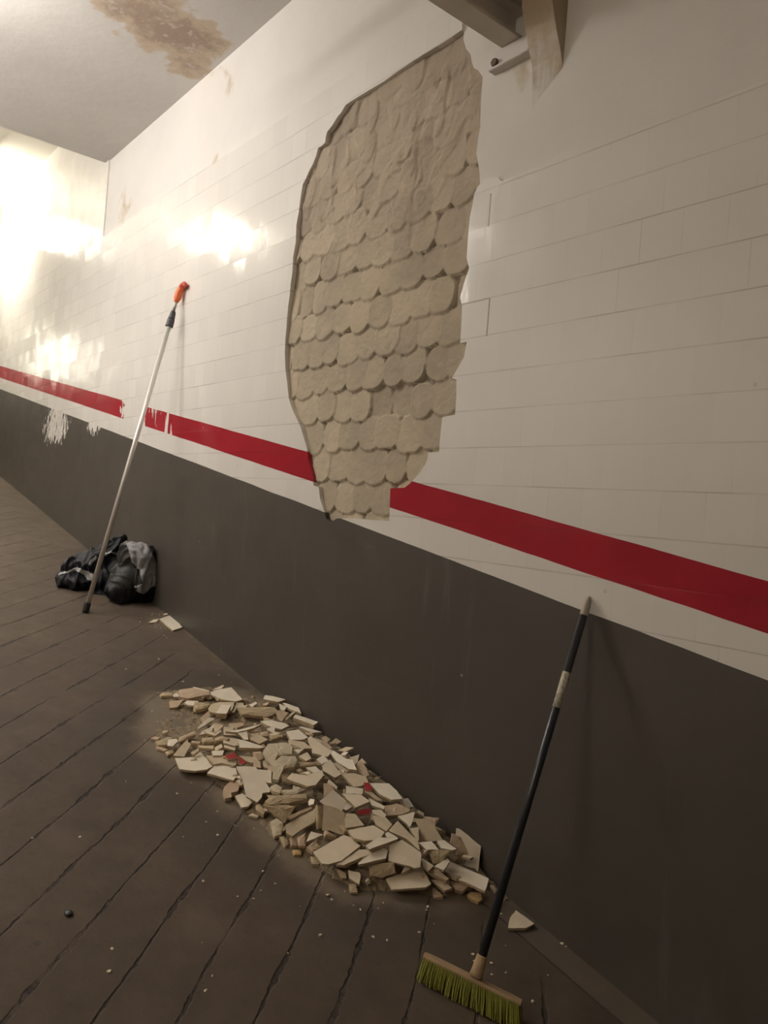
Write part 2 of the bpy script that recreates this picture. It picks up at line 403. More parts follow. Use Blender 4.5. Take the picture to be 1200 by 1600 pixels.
# the bed of mortar daubs left in the hole
bm = bmesh.new()
P_ = 0.0682
u0, u1, w0, w1, st = -1.80, -0.93, -0.04, 1.04, 0.0031
nu, nw = int((u1 - u0) / st), int((w1 - w0) / st)
rnd = random.Random(3); daub = {}
def daub_of(r, c):
    if (r, c) not in daub:
        daub[(r, c)] = (rnd.uniform(-.09, .09), rnd.uniform(-.07, .07), rnd.uniform(.52, .65), rnd.uniform(.53, .64), rnd.uniform(-1, 1), rnd.random(), rnd.uniform(2.0, 3.4))
    return daub[(r, c)]
grid = []; info = []
for j in range(nw + 1):
    w = w0 + j * st; line = []
    for i in range(nu + 1):
        u = u0 + i * st
        wn = noise.noise((u * 16, w * 16, 0)) * .006; un = noise.noise((u * 16, w * 16, 7)) * .006
        rw = (w + wn - 0.130) / P_; best = 0.0; tn = .5
        for rr in (math.floor(rw) - 1, math.floor(rw), math.floor(rw) + 1):
            cu = (u + un + 1.224) / P_ + (rr % 2) * .5
            for cc in (math.floor(cu) - 1, math.floor(cu), math.floor(cu) + 1):
                dx, dy, sx, sy, hh, pr, ex = daub_of(rr, cc)
                a = (cu - cc - .5 - dx) / sx; b = (rw - rr - .5 - dy) / sy
                q = abs(a) ** ex + abs(b) ** 3.0
                if q < 1:
                    h = min(1.0, (1 - q) * 14.0) ** .5 * (0.86 + 0.11 * hh) - .20 * b
                    if pr < .06: h *= .5
                    
                    if h > best: best = h; tn = (pr * 7.3) % 1
        smear = sstep(.46, .80, w + .10 * noise.noise((u * 5, w * 5, 3)))
        big = noise.fractal((u * 9, w * 9, 1.3), 0.9, 2.1, 5)
        lay = .60 + .55 * big + .30 * sstep(.10, .16, noise.noise((u * 13, w * 11, 20))) + .22 * sstep(.18, .23, noise.noise((u * 21, w * 17, 30)))
        h = best * (1 - smear * .72) + lay * smear * .72
        n1 = noise.fractal((u * 38, w * 38, 5), 0.8, 2.2, 4)
        y = D + 0.0455 - 0.028 * max(0, min(1.10, h)) + .0022 * n1
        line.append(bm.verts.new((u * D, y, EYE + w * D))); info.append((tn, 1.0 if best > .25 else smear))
    grid.append(line)
for j in range(nw):
    for i in range(nu): bm.faces.new((grid[j][i], grid[j][i + 1], grid[j + 1][i + 1], grid[j + 1][i]))
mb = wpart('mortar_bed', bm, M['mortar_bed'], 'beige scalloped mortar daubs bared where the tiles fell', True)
for k_, nm_ in enumerate(('tint', 'gap_shade_inv')):
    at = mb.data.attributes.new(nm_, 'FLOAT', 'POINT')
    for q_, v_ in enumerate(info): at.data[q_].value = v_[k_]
bm = bmesh.new(); box(bm, XL, XR, D + 0.05, D + 0.25, EYE - 1.1 * D, EYE + 1.74 * D)
wpart('wall_core', bm, M['render'])

# floor: the scored ramp
pile_front_px = [(246,1092),(237,1162),(275,1194),(330,1218),(372,1258),(425,1308),(490,1352),(550,1391),(620,1394),(700,1402),(762,1388)]
pf = [on_floor(*p) for p in pile_front_px]
YF = [(p.x, p.y) for p in pf]
XA, XE = pf[0].x - 0.03, pf[-1].x + 0.04
YBK = [(XA, 0.90 * D), (-1.62 * D, 0.97 * D), (-1.52 * D, 0.998 * D), (0, 0.998 * D)]
HT = [(XA, 0.012), (-1.62 * D, 0.028), (-1.5 * D, 0.055), (-1.38 * D, 0.095), (-1.25 * D, 0.125), (-1.1 * D, 0.125), (-0.98 * D, 0.10), (-0.90 * D, 0.07), (XE, 0.02)]
NOTCH = on_floor(283, 1128)
def mound(x, y):
    if x < XA - .05 or x > XE + .05: return 0.0
    a, b = lerp_tab(YF, x), lerp_tab(YBK, x)
    v = (y - a) / max(.05, b - a)
    if v < 0 or v > 1.02: return 0.0
    H = lerp_tab(HT, x)
    if v < .55: k = math.sin(v / .55 * math.pi / 2) ** .85
    else: k = 1 - .22 * ((v - .55) / .45) ** 1.5
    return H * k * (1 - .92 * max(0, 1 - math.hypot((x - NOTCH.x) / .26, (y - NOTCH.y) / .17)) ** .5)
outl = [(p.x, p.y) for p in pf] + [(pf[-1].x, D), (-1.55 * D, D), (-1.68 * D, .93 * D)]
bm = bmesh.new(); S_ = 0.045
xs = [XL] + [-5.2 * D + k * S_ for k in range(int((5.2 * D + XR) / S_) + 1)] + [XR]
ys = [YB, -0.5 * D] + [-0.45 * D + k * S_ for k in range(int(1.45 * D / S_) + 1)] + [D + 0.04]
vv = [[bm.verts.new((x, y, floor_z(x))) for y in ys] for x in xs]
for a_, b_ in zip(vv, vv[1:]):
    for k in range(len(ys) - 1): bm.faces.new((a_[k], a_[k + 1], b_[k + 1], b_[k]))
fl = obj('floor', bm, M['floor'])
if fl.data.polygons[0].normal.z < 0: fl.data.flip_normals()
tag(fl, 'grey brown concrete ramp floor scored with diagonal grooves', 'floor', kind='structure')
du = fl.data.attributes.new('dust', 'FLOAT', 'POINT'); da = fl.data.attributes.new('damp', 'FLOAT', 'POINT')
bagdust = on_floor(250, 972)
for v in fl.data.vertices:
    x, y, z = v.co
    if x < -3 * D or x > 0 or y < 0.1 * D: continue
    dd = 0.0 if in_poly(x, y, outl) else seg_dist(x, y, outl)
    val = max(0, 1 - dd / .16)
    val = max(val, .75 * max(0, 1 - math.hypot((x - bagdust.x) / .30, (y - bagdust.y) / .16)))
    val = max(val, .45 * max(0, 1 - (D - y) / .16) * (1 if x < -0.9 * D else .5))
    du.data[v.index].value = val
    da.data[v.index].value = .8 * max(0, 1 - abs(dd - .22) / .22) * (1 - sstep(-.6 * D, -.2 * D, x))

# ceilings
zc, zc2 = EYE + 1.333 * D, EYE + 1.636 * D
bm = bmesh.new()
cx = [-3.23 * D + k * .055 for k in range(int(2.45 * D / .055))] + [XR]
cy = [YB, -.6 * D] + [-.55 * D + k * .055 for k in range(int(1.55 * D / .055))] + [D + .03]
g1 = [[bm.verts.new((x, y, zc)) for y in cy] for x in cx]
for a_, b_ in zip(g1, g1[1:]):
    for k in range(len(cy) - 1): bm.faces.new((a_[k], a_[k + 1], b_[k + 1], b_[k]))
x0, x1, y0, y1 = cx[0], cx[-1], cy[0], cy[-1]
t4 = [bm.verts.new(p) for p in ((x0,y0,zc+.8),(x1,y0,zc+.8),(x1,y1,zc+.8),(x0,y1,zc+.8))]
bm.faces.new(t4); bm.faces.new([v[0] for v in g1] + [t4[1], t4[0]]); bm.faces.new([v[-1] for v in g1] + [t4[2], t4[3]])
bm.faces.new(g1[0] + [t4[3], t4[0]]); bm.faces.new(g1[-1] + [t4[2], t4[1]])
ce = obj('ceiling', bm, M['ceiling'])
tag(ce, 'low grey white plaster ceiling with a brown water stain', 'ceiling', kind='structure')
st_px = [(150,5),(195,42),(225,72),(258,82),(262,100),(300,128),(332,112),(352,60),(345,38),(300,24),(268,0),(250,-25),(160,-25)]
stp = [at_z(x, y, zc) for x, y in st_px]; stp = [(p.x, p.y) for p in stp]
at = ce.data.attributes.new('stain', 'FLOAT', 'POINT')
for v in ce.data.vertices:
    if v.co.z > zc + .01: continue
    d_ = seg_dist(v.co.x, v.co.y, stp)
    if in_poly(v.co.x, v.co.y, stp): at.data[v.index].value = min(1.0, .62 + d_ / .8)
    else: at.data[v.index].value = max(0.0, .48 - d_ / .5)
bm = bmesh.new(); box(bm, XL, -3.23 * D + .02, YB, D + .03, zc2, zc2 + .2)
tag(obj('ceiling_upper', bm, M['ceiling2']), 'higher cream ceiling over the bright upper ramp', 'ceiling', kind='structure')
# the rest of the room round the camera
bm = bmesh.new(); box(bm, XL, XR, YB - .2, YB, EYE - 1.1 * D, EYE + 1.74 * D)
tag(obj('wall_left', bm, M['tile_wall']), 'opposite ramp wall with the same painted bands', 'wall', kind='structure')
bm = bmesh.new(); box(bm, XR, XR + .2, YB, D + .2, EYE - 1.1 * D, EYE + 1.74 * D)
tag(obj('wall_back', bm, M['render']), 'plain wall at the foot of the ramp', 'wall', kind='structure')
bm = bmesh.new(); box(bm, XL - .2, XL, YB, D + .2, EYE + .4 * D, EYE + 1.74 * D)
tag(obj('wall_far', bm, M['ceiling2']), 'cream wall closing the head of the ramp', 'wall', kind='structure')
# downstand over the steel beam
bm = bmesh.new()
dl, dr = on_wall(768, 20).x, on_wall(836, 10).x
zd = EYE + 0.917 * D
box(bm, dl - .03, dr, YB, D + .02, zd, zc + .02)
tag(obj('trim_1', bm, M['concrete']), 'plastered ceiling beam across the ramp resting on grey steel', 'ceiling beam', kind='structure')

# steel beam under it
fL, fR = on_wall(786, 76), on_wall(815, 62)
zf = (fL.z + fR.z) / 2; xl, xr = fL.x, fR.x; xm = (xl + xr) / 2
sb = empty('steel_beam', (xm, D, zf)); tag(sb, 'grey painted steel beam running out from wall above the hole', 'steel beam')
def beam_part(name, x0, x1, z0, z1):
    bm = bmesh.new(); box(bm, x0 - xm, x1 - xm, YB - D, 0.008, z0 - zf, z1 - zf); bmesh.ops.bevel(bm, geom=bm.edges[:], offset=.002, segments=2, affect='EDGES'); return obj(name, bm, M['steel'], sb)
beam_part('bottom_flange', xl, xr, zf, zf + .014)
beam_part('web', xm - .006, xm + .006, zf + .012, zd - .012)
beam_part('top_flange', xl, xr, zd - .014, zd)
# bearing plate with its bolt
pa, pb_ = on_wall(770, 117), on_wall(833, 84)
bp = empty('bearing_plate', (xm, D, (pa.z + zf) / 2)); tag(bp, 'white painted bearing plate with one rusty bolt beneath the steel beam', 'bracket')
o = bp.location
bm = bmesh.new(); box(bm, pa.x - o.x + .01, pb_.x - o.x, -.012, .012, pa.z - o.z + .012, zf - o.z - .001); bmesh.ops.bevel(bm, geom=bm.edges[:], offset=.003, segments=2, affect='EDGES'); obj('plate', bm, M['white_plate'], bp)
bm = bmesh.new(); box(bm, pa.x - o.x, pb_.x - o.x, -.030, .012, pa.z - o.z, pa.z - o.z + .010); bmesh.ops.bevel(bm, geom=bm.edges[:], offset=.002, segments=2, affect='EDGES'); obj('lower_lip', bm, M['white_plate'], bp)
bx = on_wall(778, 101)
bm = bmesh.new(); tube(bm, [(bx.x - o.x, -.012, bx.z - o.z), (bx.x - o.x, -.026, bx.z - o.z)], .016, 6); obj('bolt', bm, M['rust'], bp)
# mortar packing round the beam end: flush at its foot, thick at its head
ka, kb = on_wall(838, 60), on_wall(876, 105)
zt = zc - .0
bm = bmesh.new()
prof = [(kb.z, .000), (kb.z + .05, .018), (kb.z + .13, .055), (kb.z + .24, .10), (zt, .12)]
rows = []
for z, t in prof:
    xs_ = [ka.x - .004 + (kb.x - ka.x + .004) * k / 6 for k in range(7)]
    lo = [bm.verts.new((x, D + .013 - t + .004 * noise.noise((x * 20, z * 20, 1)) * (t > 0) * (0 < k < 6), z - (0.10 * (1 - k / 6) if t == 0 else 0))) for k, x in enumerate(xs_)]
    rows.append(lo)
for a_, b_ in zip(rows, rows[1:]):
    for k in range(6): bm.faces.new((a_[k], a_[k + 1], b_[k + 1], b_[k]))
    for e in (0, 6):
        q = [bm.verts.new((r[e].co.x, D + .03, r[e].co.z)) for r in (a_, b_)]
        bm.faces.new((a_[e], b_[e], q[1], q[0]))
bmesh.ops.remove_doubles(bm, verts=bm.verts[:], dist=1e-5)
pk = obj('trim_2', bm, M['plaster']); tag(pk, 'yellow stained mortar packing on wall beside the steel beam end', 'mortar packing', kind='structure')
at = pk.data.attributes.new('stain', 'FLOAT', 'POINT')
for v in pk.data.vertices: at.data[v.index].value = min(1.1, .60 + (v.co.z - kb.z) * 1.3)

# ------------------------------------------------------------------ rubble
TOC = lambda p: Vector((-p.x, -p.y, 0)).normalized()         # level direction towards the eye
def surf_hit(px, py, dh):
    d = ray(px, py).normalized(); t = 1.2
    while t < 6:
        p = CAM + d * t
        if p.z <= floor_z(p.x) + mound(p.x, p.y) + dh: return p
        t += .003
    return on_floor(px, py, dh)
CR = {1: (230, 1060), 2: (360, 1070), 3: (330, 1180), 4: (470, 1160), 5: (420, 1270), 6: (560, 1230), 7: (640, 1270)}
SC = 160 / 1200
def frag(name, P, n, thick, kind, label=None, cat=None, group=None, rough=.0012, seed=0):
    """a broken plate: outline P (3-D points in one plane), normal n, body below it; a tile keeps the mortar it was bedded in"""
    rn = random.Random(seed); c = sum(P, Vector()) / len(P)
    pts = []
    for a, b in zip(P, P[1:] + P[:1]):
        L = (b - a).length; k = max(1, min(5, int(L / .016)))
        for s in range(k):
            q = a.lerp(b, s / k)
            if s: q = q + Vector((rn.uniform(-1, 1), rn.uniform(-1, 1), rn.uniform(-1, 1))) * rough * (1.6 if kind in CHUNK else 1)
            pts.append(q)
    n = n.normalized(); pts = [p - n * (p - c).dot(n) for p in pts]
    top, side, bot = LOOK[kind]
    def body(ps, n, d0, d1, mats, shrink, jit, dome=0.0):
        bm = bmesh.new()
        a_ = [bm.verts.new(p - c - n * d0) for p in ps]
        e_ = [bm.verts.new((p - c) * shrink[0] - n * (d0 + (d1 - d0) * .5 + rn.uniform(-jit, jit))) for p in ps]
        b_ = [bm.verts.new((p - c) * shrink[1] - n * (d1 + rn.uniform(-jit, jit))) for p in ps]
        if dome:
            mid = [bm.verts.new((p - c) * .55 - n * (d0 - dome * rn.uniform(.4, 1.2))) for p in ps]
            m0 = bm.verts.new(n * dome * rn.uniform(.6, 1.2) - n * d0)
            k = len(ps)
            for i in range(k):
                bm.faces.new((a_[i], a_[(i + 1) % k], mid[(i + 1) % k], mid[i])); bm.faces.new((mid[i], mid[(i + 1) % k], m0))
        else: bm.faces.new(a_)
        nt_ = len(bm.faces); k = len(ps)
        for i in range(k):
            j = (i + 1) % k
            bm.faces.new((a_[i], e_[i], e_[j], a_[j])).material_index = 1
            bm.faces.new((e_[i], b_[i], b_[j], e_[j])).material_index = 1
        bm.faces.new(b_[::-1]).material_index = 2
        bmesh.ops.triangulate(bm, faces=[f for f in bm.faces if len(f.verts) > 4])
        return bm
    if kind in CHUNK:
        o = obj(name, body(pts, n, 0, thick, None, (1.04, .80), thick * .12, thick * .16), [M[top], M[side], M[bot]], loc=c)
    else:
        o = obj(name, body(pts, n, 0, min(thick, .008), None, (1.0, .99), .0004), [M[top], M[side], M[bot]], loc=c)
        if thick > .0085:
            obj('mortar_backing', body(pts, n, min(thick, .008) - .0002, thick, None, (.99, .90), thick * .07), [M[bot]] * 3, o)
    return tag(o, label, cat, group)
CHUNK = {'m', 'mp', 'mk', 'o'}
LOOK = {'w': ('glaze', 'biscuit', 'mortar'), 'c': ('glaze_cream', 'biscuit', 'mortar'), 't': ('biscuit_pale', 'biscuit', 'mortar'), 'k': ('mortar_pink', 'biscuit', 'mortar'),
        'm': ('mortar', 'mortar', 'mortar'), 'mp': ('mortar_pale', 'mortar_pale', 'mortar'), 'mk': ('mortar_pink', 'mortar_pink', 'mortar'), 'o': ('ochre', 'ochre', 'ochre'), 'r': ('red_glaze', 'biscuit', 'mortar')}
G = 'pieces of the broken tile heap'
# (crop, outline, tilt towards the viewer, sideways tilt, height over the heap, look, thickness, label)
HERO = [
 (1,[(740,165),(800,135),(985,105),(1115,245),(1040,270),(880,245),(745,190)],0,0,.02,'w',.012,'large pointed white tile piece lying flat at the far top end of the heap'),
 (1,[(370,135),(530,110),(720,150),(730,190),(640,205),(480,235),(380,215)],18,0,.022,'mk',.030,'brown-beige rough mortar slab left of the pointed white tile at the far end'),
 (1,[(300,190),(340,170),(372,190),(365,215),(310,215)],25,0,.02,'w',.010,'tiny white tile chip on the left tip of the brown-beige mortar slab'),
 (1,[(145,190),(190,165),(290,170),(290,205),(170,205)],15,0,.012,'m',.020,'narrow beige mortar crumb at the outermost left tip of the far end'),
 (1,[(260,265),(430,250),(350,335),(265,345)],30,0,.015,'k',.014,'pinkish tan tile back with cut corner below the left tip'),
 (1,[(430,285),(470,258),(600,265),(550,320),(490,315)],12,0,.022,'w',.010,'small white tile piece between the pinkish tan back and a mortar lump'),
 (1,[(560,270),(730,300),(700,340),(570,370),(540,350)],30,0,.022,'m',.030,'beige mortar lump right of the small white piece near the far end'),
 (1,[(535,95),(720,140),(725,162),(560,112)],0,0,.018,'w',.008,'thin white tile edge behind the brown-beige mortar slab'),
 (1,[(760,135),(890,75),(900,88),(870,120)],0,0,.010,'c',.008,'pale greenish sliver just behind the pointed white tile'),
 (1,[(715,350),(760,300),(860,275),(1020,280),(990,390),(800,405),(735,390)],20,0,.012,'t',.014,'tan tile back under the small white block near the far end'),
 (1,[(805,405),(870,305),(985,310),(925,415)],18,0,.028,'w',.030,'small white square tile with thick mortar sitting on a tan tile back'),
 (1,[(590,575),(720,455),(790,465),(770,490),(600,595)],30,15,.018,'w',.012,'slanting white tile strip on the left flank below the small white block'),
 (1,[(610,665),(640,620),(780,555),(760,615),(690,645)],25,10,.018,'w',.010,'white tile piece just under the slanting strip on the left flank'),
 (1,[(670,610),(690,608),(800,655),(870,600),(868,625),(800,672),(690,640)],20,0,.024,'c',.010,'bent pale tile edge crossing in front of a tan triangle'),
 (1,[(780,570),(900,545),(800,655)],40,0,.018,'t',.012,'tan triangular tile back on the left flank'),
 (1,[(615,470),(725,375),(738,440),(650,520)],45,0,.010,'k',.014,'pinkish tan tile back leaning left of the slanting white strip'),
 (1,[(920,620),(1050,608),(1340,530),(1250,580),(1060,632)],15,0,.026,'w',.012,'long thin white tile blade in the upper middle of the heap'),
 (1,[(955,525),(1120,520),(1140,545),(1080,570),(970,598)],25,0,.020,'k',.012,'pinkish tile back behind the long thin white blade'),
 (1,[(235,790),(245,715),(340,705),(362,735),(300,795)],22,0,.026,'w',.008,'small bright white tile on the crumbs at the left point of the heap'),
 (1,[(300,905),(440,745),(510,760),(500,800),(430,915)],35,0,.022,'t',.014,'tan tile back standing up behind the big white tile at the left edge'),
 (1,[(325,935),(545,920),(630,855),(680,920),(765,1030),(700,1065),(560,1085),(375,1060)],8,0,.022,'w',.012,'big white tile with a brown smudge at the left front edge'),
 (1,[(700,1110),(820,990),(1040,1050),(1060,1130),(1010,1195),(850,1150)],14,0,.026,'w',.012,'big white tile right of the smudged one, left of the tallest white tile'),
 (1,[(910,905),(1020,868),(1068,930),(940,945)],35,0,.026,'r',.010,'bright red tile triangle showing in the left middle of the heap'),
 (1,[(1072,920),(1165,980),(1110,1010),(1075,990)],35,0,.022,'r',.010,'smaller red tile sliver right below the bright red triangle'),
 (1,[(590,785),(780,790),(770,825),(620,810)],15,0,.020,'t',.012,'flat tan sliver left of the dark gap'),
 (1,[(755,850),(900,845),(880,900),(770,905)],15,0,.024,'w',.010,'small white tile piece left of the bright red triangle'),
 (1,[(690,900),(780,905),(910,910),(1060,950),(1030,1022),(870,990),(780,1005)],25,0,.020,'t',.014,'tan tile back below the bright red triangle'),
 (1,[(890,725),(1040,760),(1030,795),(895,755)],30,0,.026,'c',.012,'pale yellow tile edge above the bright red triangle'),
 (1,[(900,780),(1035,815),(1022,842),(905,806)],35,0,.022,'c',.012,'second pale yellow tile edge lying under its twin above the red triangle'),
 (1,[(375,690),(560,620),(570,650),(380,740)],20,0,.012,'mk',.018,'brownish mortar piece on the dusty left flank'),
 (1,[(520,730),(620,735),(610,765),(520,755)],20,0,.012,'mk',.018,'brownish crumb between the left point and the middle of the heap'),
 (1,[(640,700),(770,690),(790,740),(660,745)],20,0,.018,'m',.022,'brown mortar lump in the dark hollow of the left middle'),
 (1,[(790,700),(880,675),(965,700),(930,730),(800,730)],25,0,.024,'m',.025,'rounded mortar lump above the pale yellow edges'),
 (1,[(100,740),(240,690),(300,690),(240,775),(130,780)],20,0,.012,'m',.022,'tan mortar lump behind the small bright tile at the left point'),
 (1,[(40,700),(90,680),(150,690),(120,718)],15,0,.008,'mk',.014,'flat crumb at the very tip of the left point'),
 (1,[(100,800),(130,795),(250,830),(200,852),(120,825)],15,0,.010,'mk',.014,'long pinkish crumb in front of the left point'),
 (1,[(210,860),(310,830),(315,870),(240,898)],20,0,.010,'m',.016,'mortar crumb beside the foot of the standing tan tile back'),
 (1,[(510,865),(600,820),(605,850),(540,892)],30,0,.020,'t',.010,'pale tan tile chip right of the standing tan back'),
 (2,[(385,165),(405,120),(490,130),(650,172),(560,200)],8,0,.014,'w',.022,'white tile wedge touching the wall at the far end of the heap'),
 (2,[(195,245),(300,198),(312,215),(260,262)],15,0,.022,'w',.008,'small white leaf-shaped chip above the long tan block'),
 (2,[(20,320),(80,215),(97,225),(45,325)],50,20,.024,'w',.008,'white sliver standing at the left end of the long tan block'),
 (2,[(90,265),(520,260),(560,320),(440,372),(140,345)],45,0,.026,'m',.030,'long tan mortar block along the top of the heap'),
 (2,[(570,215),(610,240),(662,255),(630,305),(590,290)],25,0,.030,'w',.012,'small white tile corner above the pinkish heart-shaped back'),
 (2,[(610,215),(640,212),(795,265),(830,332),(690,280)],12,0,.026,'w',.014,'white curved tile piece against the wall below the white wedge'),
 (2,[(530,300),(600,300),(682,330),(600,432),(560,400)],45,0,.024,'k',.014,'pinkish heart-shaped tile back right of the long tan block'),
 (2,[(635,390),(755,300),(768,312),(660,412)],35,0,.026,'t',.010,'thin tan stick of tile right of the heart-shaped back'),
 (2,[(735,380),(760,343),(1030,435),(975,472)],12,0,.022,'w',.026,'thick white-topped tile lying along the wall in the upper heap'),
 (2,[(800,490),(840,488),(1072,552),(960,562)],8,0,.014,'w',.018,'pointed thin tile below the thick white-topped one by the wall'),
 (2,[(350,425),(480,415),(640,450),(692,480),(600,522),(440,480)],12,0,.024,'w',.014,'white arrow-shaped tile piece in the middle of the upper heap'),
 (2,[(420,515),(522,480),(515,578)],35,0,.024,'w',.010,'small white triangle under the arrow-shaped piece'),
 (2,[(655,545),(800,525),(908,612),(860,640),(700,645)],14,0,.030,'w',.016,'white square-cornered tile on top of tan ones in the upper right'),
 (2,[(680,640),(860,670),(958,745),(780,748),(690,700)],25,0,.018,'t',.020,'tan tile edge directly below the white square-cornered tile'),
 (2,[(905,620),(942,603),(1195,780),(1140,842),(960,800)],22,0,.020,'c',.016,'cream slab sloping down the wall side below the square-cornered tile'),
 (2,[(385,770),(440,690),(660,678),(732,722),(720,812),(560,832),(500,952),(430,872)],38,0,.030,'mp',.030,'large pale mortar lump with a round hollow in the middle of the heap'),
 (2,[(510,900),(600,830),(760,838),(782,880),(740,962),(620,985),(560,1120),(500,1100)],45,0,.040,'mp',.026,'pale mortar tongue hanging in front of the hollowed lump'),
 (2,[(90,650),(130,643),(412,730),(330,742),(110,735)],20,0,.030,'w',.020,'white pointed tile with thick body left of the hollowed lump'),
 (2,[(85,565),(190,543),(212,640),(160,642)],40,0,.028,'w',.010,'white rounded tile chip standing behind the white pointed tile'),
 (2,[(225,640),(300,568),(442,642),(340,692)],40,0,.018,'t',.016,'tan tile back behind the hollowed mortar lump'),
 (2,[(455,590),(610,580),(615,612),(480,640)],40,0,.018,'m',.020,'small tan block under the small white triangle'),
 (2,[(345,560),(440,545),(450,600),(360,600)],30,0,.016,'mk',.020,'brown lump left of the small tan block'),
 (2,[(265,940),(275,880),(350,900),(357,972),(280,962)],50,0,.020,'t',.012,'small upright tan tile back behind the tallest white tile'),
 (2,[(380,900),(402,880),(472,992),(392,962)],50,0,.020,'t',.012,'greyish upright chip beside the pale mortar tongue'),
 (2,[(100,830),(300,850),(330,890),(250,915),(180,890)],40,0,.018,'t',.012,'curved tan back right of the red sliver'),
 (2,[(660,1100),(720,1035),(900,1060),(1070,1000),(1092,1060),(1000,1172),(900,1190)],22,0,.036,'c',.016,'large pinkish cream tile with notched edge right of the middle'),
 (2,[(885,970),(1000,955),(1110,1065),(980,1032)],18,0,.030,'w',.010,'white tile piece partly under the notched cream tile'),
 (2,[(1010,870),(1090,822),(1152,890),(1070,932)],28,0,.034,'w',.014,'white square chip right of the hollowed lump'),
 (2,[(740,760),(862,752),(800,802)],20,0,.026,'w',.010,'white three-cornered chip right of the hollowed lump rim'),
 (2,[(800,840),(900,788),(948,860),(890,892)],30,0,.030,'c',.018,'cream lump of tile between the hollowed lump and square chip'),
 (2,[(780,900),(900,910),(1060,900),(1050,940),(800,960)],40,0,.020,'m',.024,'grey-brown mortar slab under the white square chip'),
 (2,[(1065,680),(1100,640),(1192,740),(1160,762)],30,0,.014,'k',.014,'pinkish tile back leaning on the wall beside the cream slab'),
 (3,[(290,130),(400,128),(520,138),(570,200),(692,400),(685,432),(600,442),(592,490),(540,552),(410,482),(370,300)],42,0,.045,'w',.012,'tallest white tile, a broken panel tilted up at the left front'),
 (3,[(540,165),(707,180),(705,327),(650,322),(580,250)],40,0,.030,'w',.010,'white tile corner peeping out behind the tallest white tile'),
 (3,[(150,375),(225,305),(290,280),(332,350),(312,420),(232,440),(240,490),(160,507),(135,430)],25,0,.026,'k',.026,'pinkish tan lump at the foot of the two big white tiles'),
 (3,[(280,475),(370,448),(482,552),(430,600),(355,612)],18,0,.022,'w',.010,'white tile corner lying on the floor below the tallest white tile'),
 (3,[(300,300),(345,278),(330,352)],40,0,.030,'w',.008,'tiny white chip stuck between the two big white tiles'),
 (3,[(690,370),(760,338),(832,380),(800,442),(720,422)],30,0,.034,'mp',.022,'small pale mortar nub right of the tallest white tile'),
 (3,[(820,410),(950,410),(962,348),(1112,400),(1000,452),(880,452)],30,0,.030,'mp',.020,'pale mortar strip below the notched cream tile'),
 (3,[(630,540),(700,470),(900,470),(1110,448),(1122,510),(900,562),(680,582)],40,0,.036,'m',.030,'big tan mortar slab right of the tallest white tile'),
 (3,[(600,580),(900,585),(985,600),(920,705),(860,795),(700,665)],55,0,.022,'m',.030,'brownish mortar slab tucked under the big tan slab'),
 (3,[(890,720),(1170,600),(1185,622),(940,742)],30,15,.034,'k',.012,'long pinkish tile edge slanting below the brownish slab'),
 (3,[(870,820),(1050,720),(1190,650),(1230,600),(1215,780),(1060,870),(950,950),(880,910)],45,0,.034,'t',.014,'large tan tile back at the front middle of the heap'),
 (3,[(690,780),(770,738),(842,790),(822,922),(740,952),(710,900),(722,860)],40,0,.022,'mp',.028,'pale cream mortar lump at the front edge below the brownish slab'),
 (3,[(520,590),(560,568),(637,650),(610,702),(530,640)],30,0,.020,'m',.020,'tan mortar chip below the white corner on the floor'),
 (3,[(430,705),(480,680),(562,708),(540,725)],10,0,.008,'mp',.010,'thin pale crumb on the floor in front of the tan chip'),
 (3,[(800,960),(850,948),(912,1030),(860,1072)],35,0,.018,'m',.022,'tan pebble of mortar right below the pale cream lump'),
 (3,[(920,965),(1000,950),(1012,1055),(940,1062)],45,0,.022,'mk',.024,'middle one of three tan mortar pebbles in the front row'),
 (3,[(1010,965),(1110,905),(1105,1060),(1030,1062)],45,0,.024,'mk',.026,'right-hand one of three tan mortar pebbles in the front row'),
 (3,[(950,1110),(1060,1108),(1055,1160),(970,1172)],20,0,.010,'o',.018,'yellowish mortar crumb at the front edge of the heap'),
 (4,[(340,120),(385,95),(530,190),(605,200),(655,322),(560,312),(430,232)],20,-10,.026,'w',.018,'white slab lying against the wall in the middle of the heap'),
 (4,[(565,185),(685,140),(662,230),(620,292),(603,200)],45,0,.030,'c',.012,'pointed cream tile shard sticking up at the wall'),
 (4,[(660,240),(715,220),(762,290),(802,382),(760,402),(680,362)],35,0,.022,'k',.014,'pinkish tile back leaning on wall right of the pointed shard'),
 (4,[(250,270),(340,200),(472,370),(400,412),(260,332)],35,0,.022,'c',.018,'cream slab sloping below the white square chip'),
 (4,[(360,240),(425,240),(560,340),(500,360)],30,0,.020,'t',.016,'tan slab under the white slab by the wall'),
 (4,[(480,370),(620,358),(762,400),(792,462),(700,512),(620,522)],28,0,.022,'t',.016,'wide tan tile back below the pinkish back at the wall'),
 (4,[(530,508),(732,543),(722,607),(528,597)],50,0,.036,'w',.012,'small clean white rectangle in the middle of the right half'),
 (4,[(800,475),(1032,480),(1130,570),(1192,660),(1060,672),(920,602)],18,0,.030,'w',.016,'large white tile by the wall above a tan block, lower right half'),
 (4,[(480,600),(700,608),(812,690),(690,742),(640,762)],28,0,.030,'c',.014,'cream tile below the small clean white rectangle'),
 (4,[(660,800),(820,768),(805,842),(680,847)],55,0,.026,'r',.010,'dark red tile piece under the cream tile in the right half'),
 (4,[(735,470),(800,475),(840,560),(760,570)],40,0,.020,'r',.010,'dull red tile end under the large white tile by the wall'),
 (4,[(220,690),(380,553),(537,690),(480,812),(400,770),(290,740)],52,0,.042,'w',.010,'white kite-shaped tile standing in the middle of the heap'),
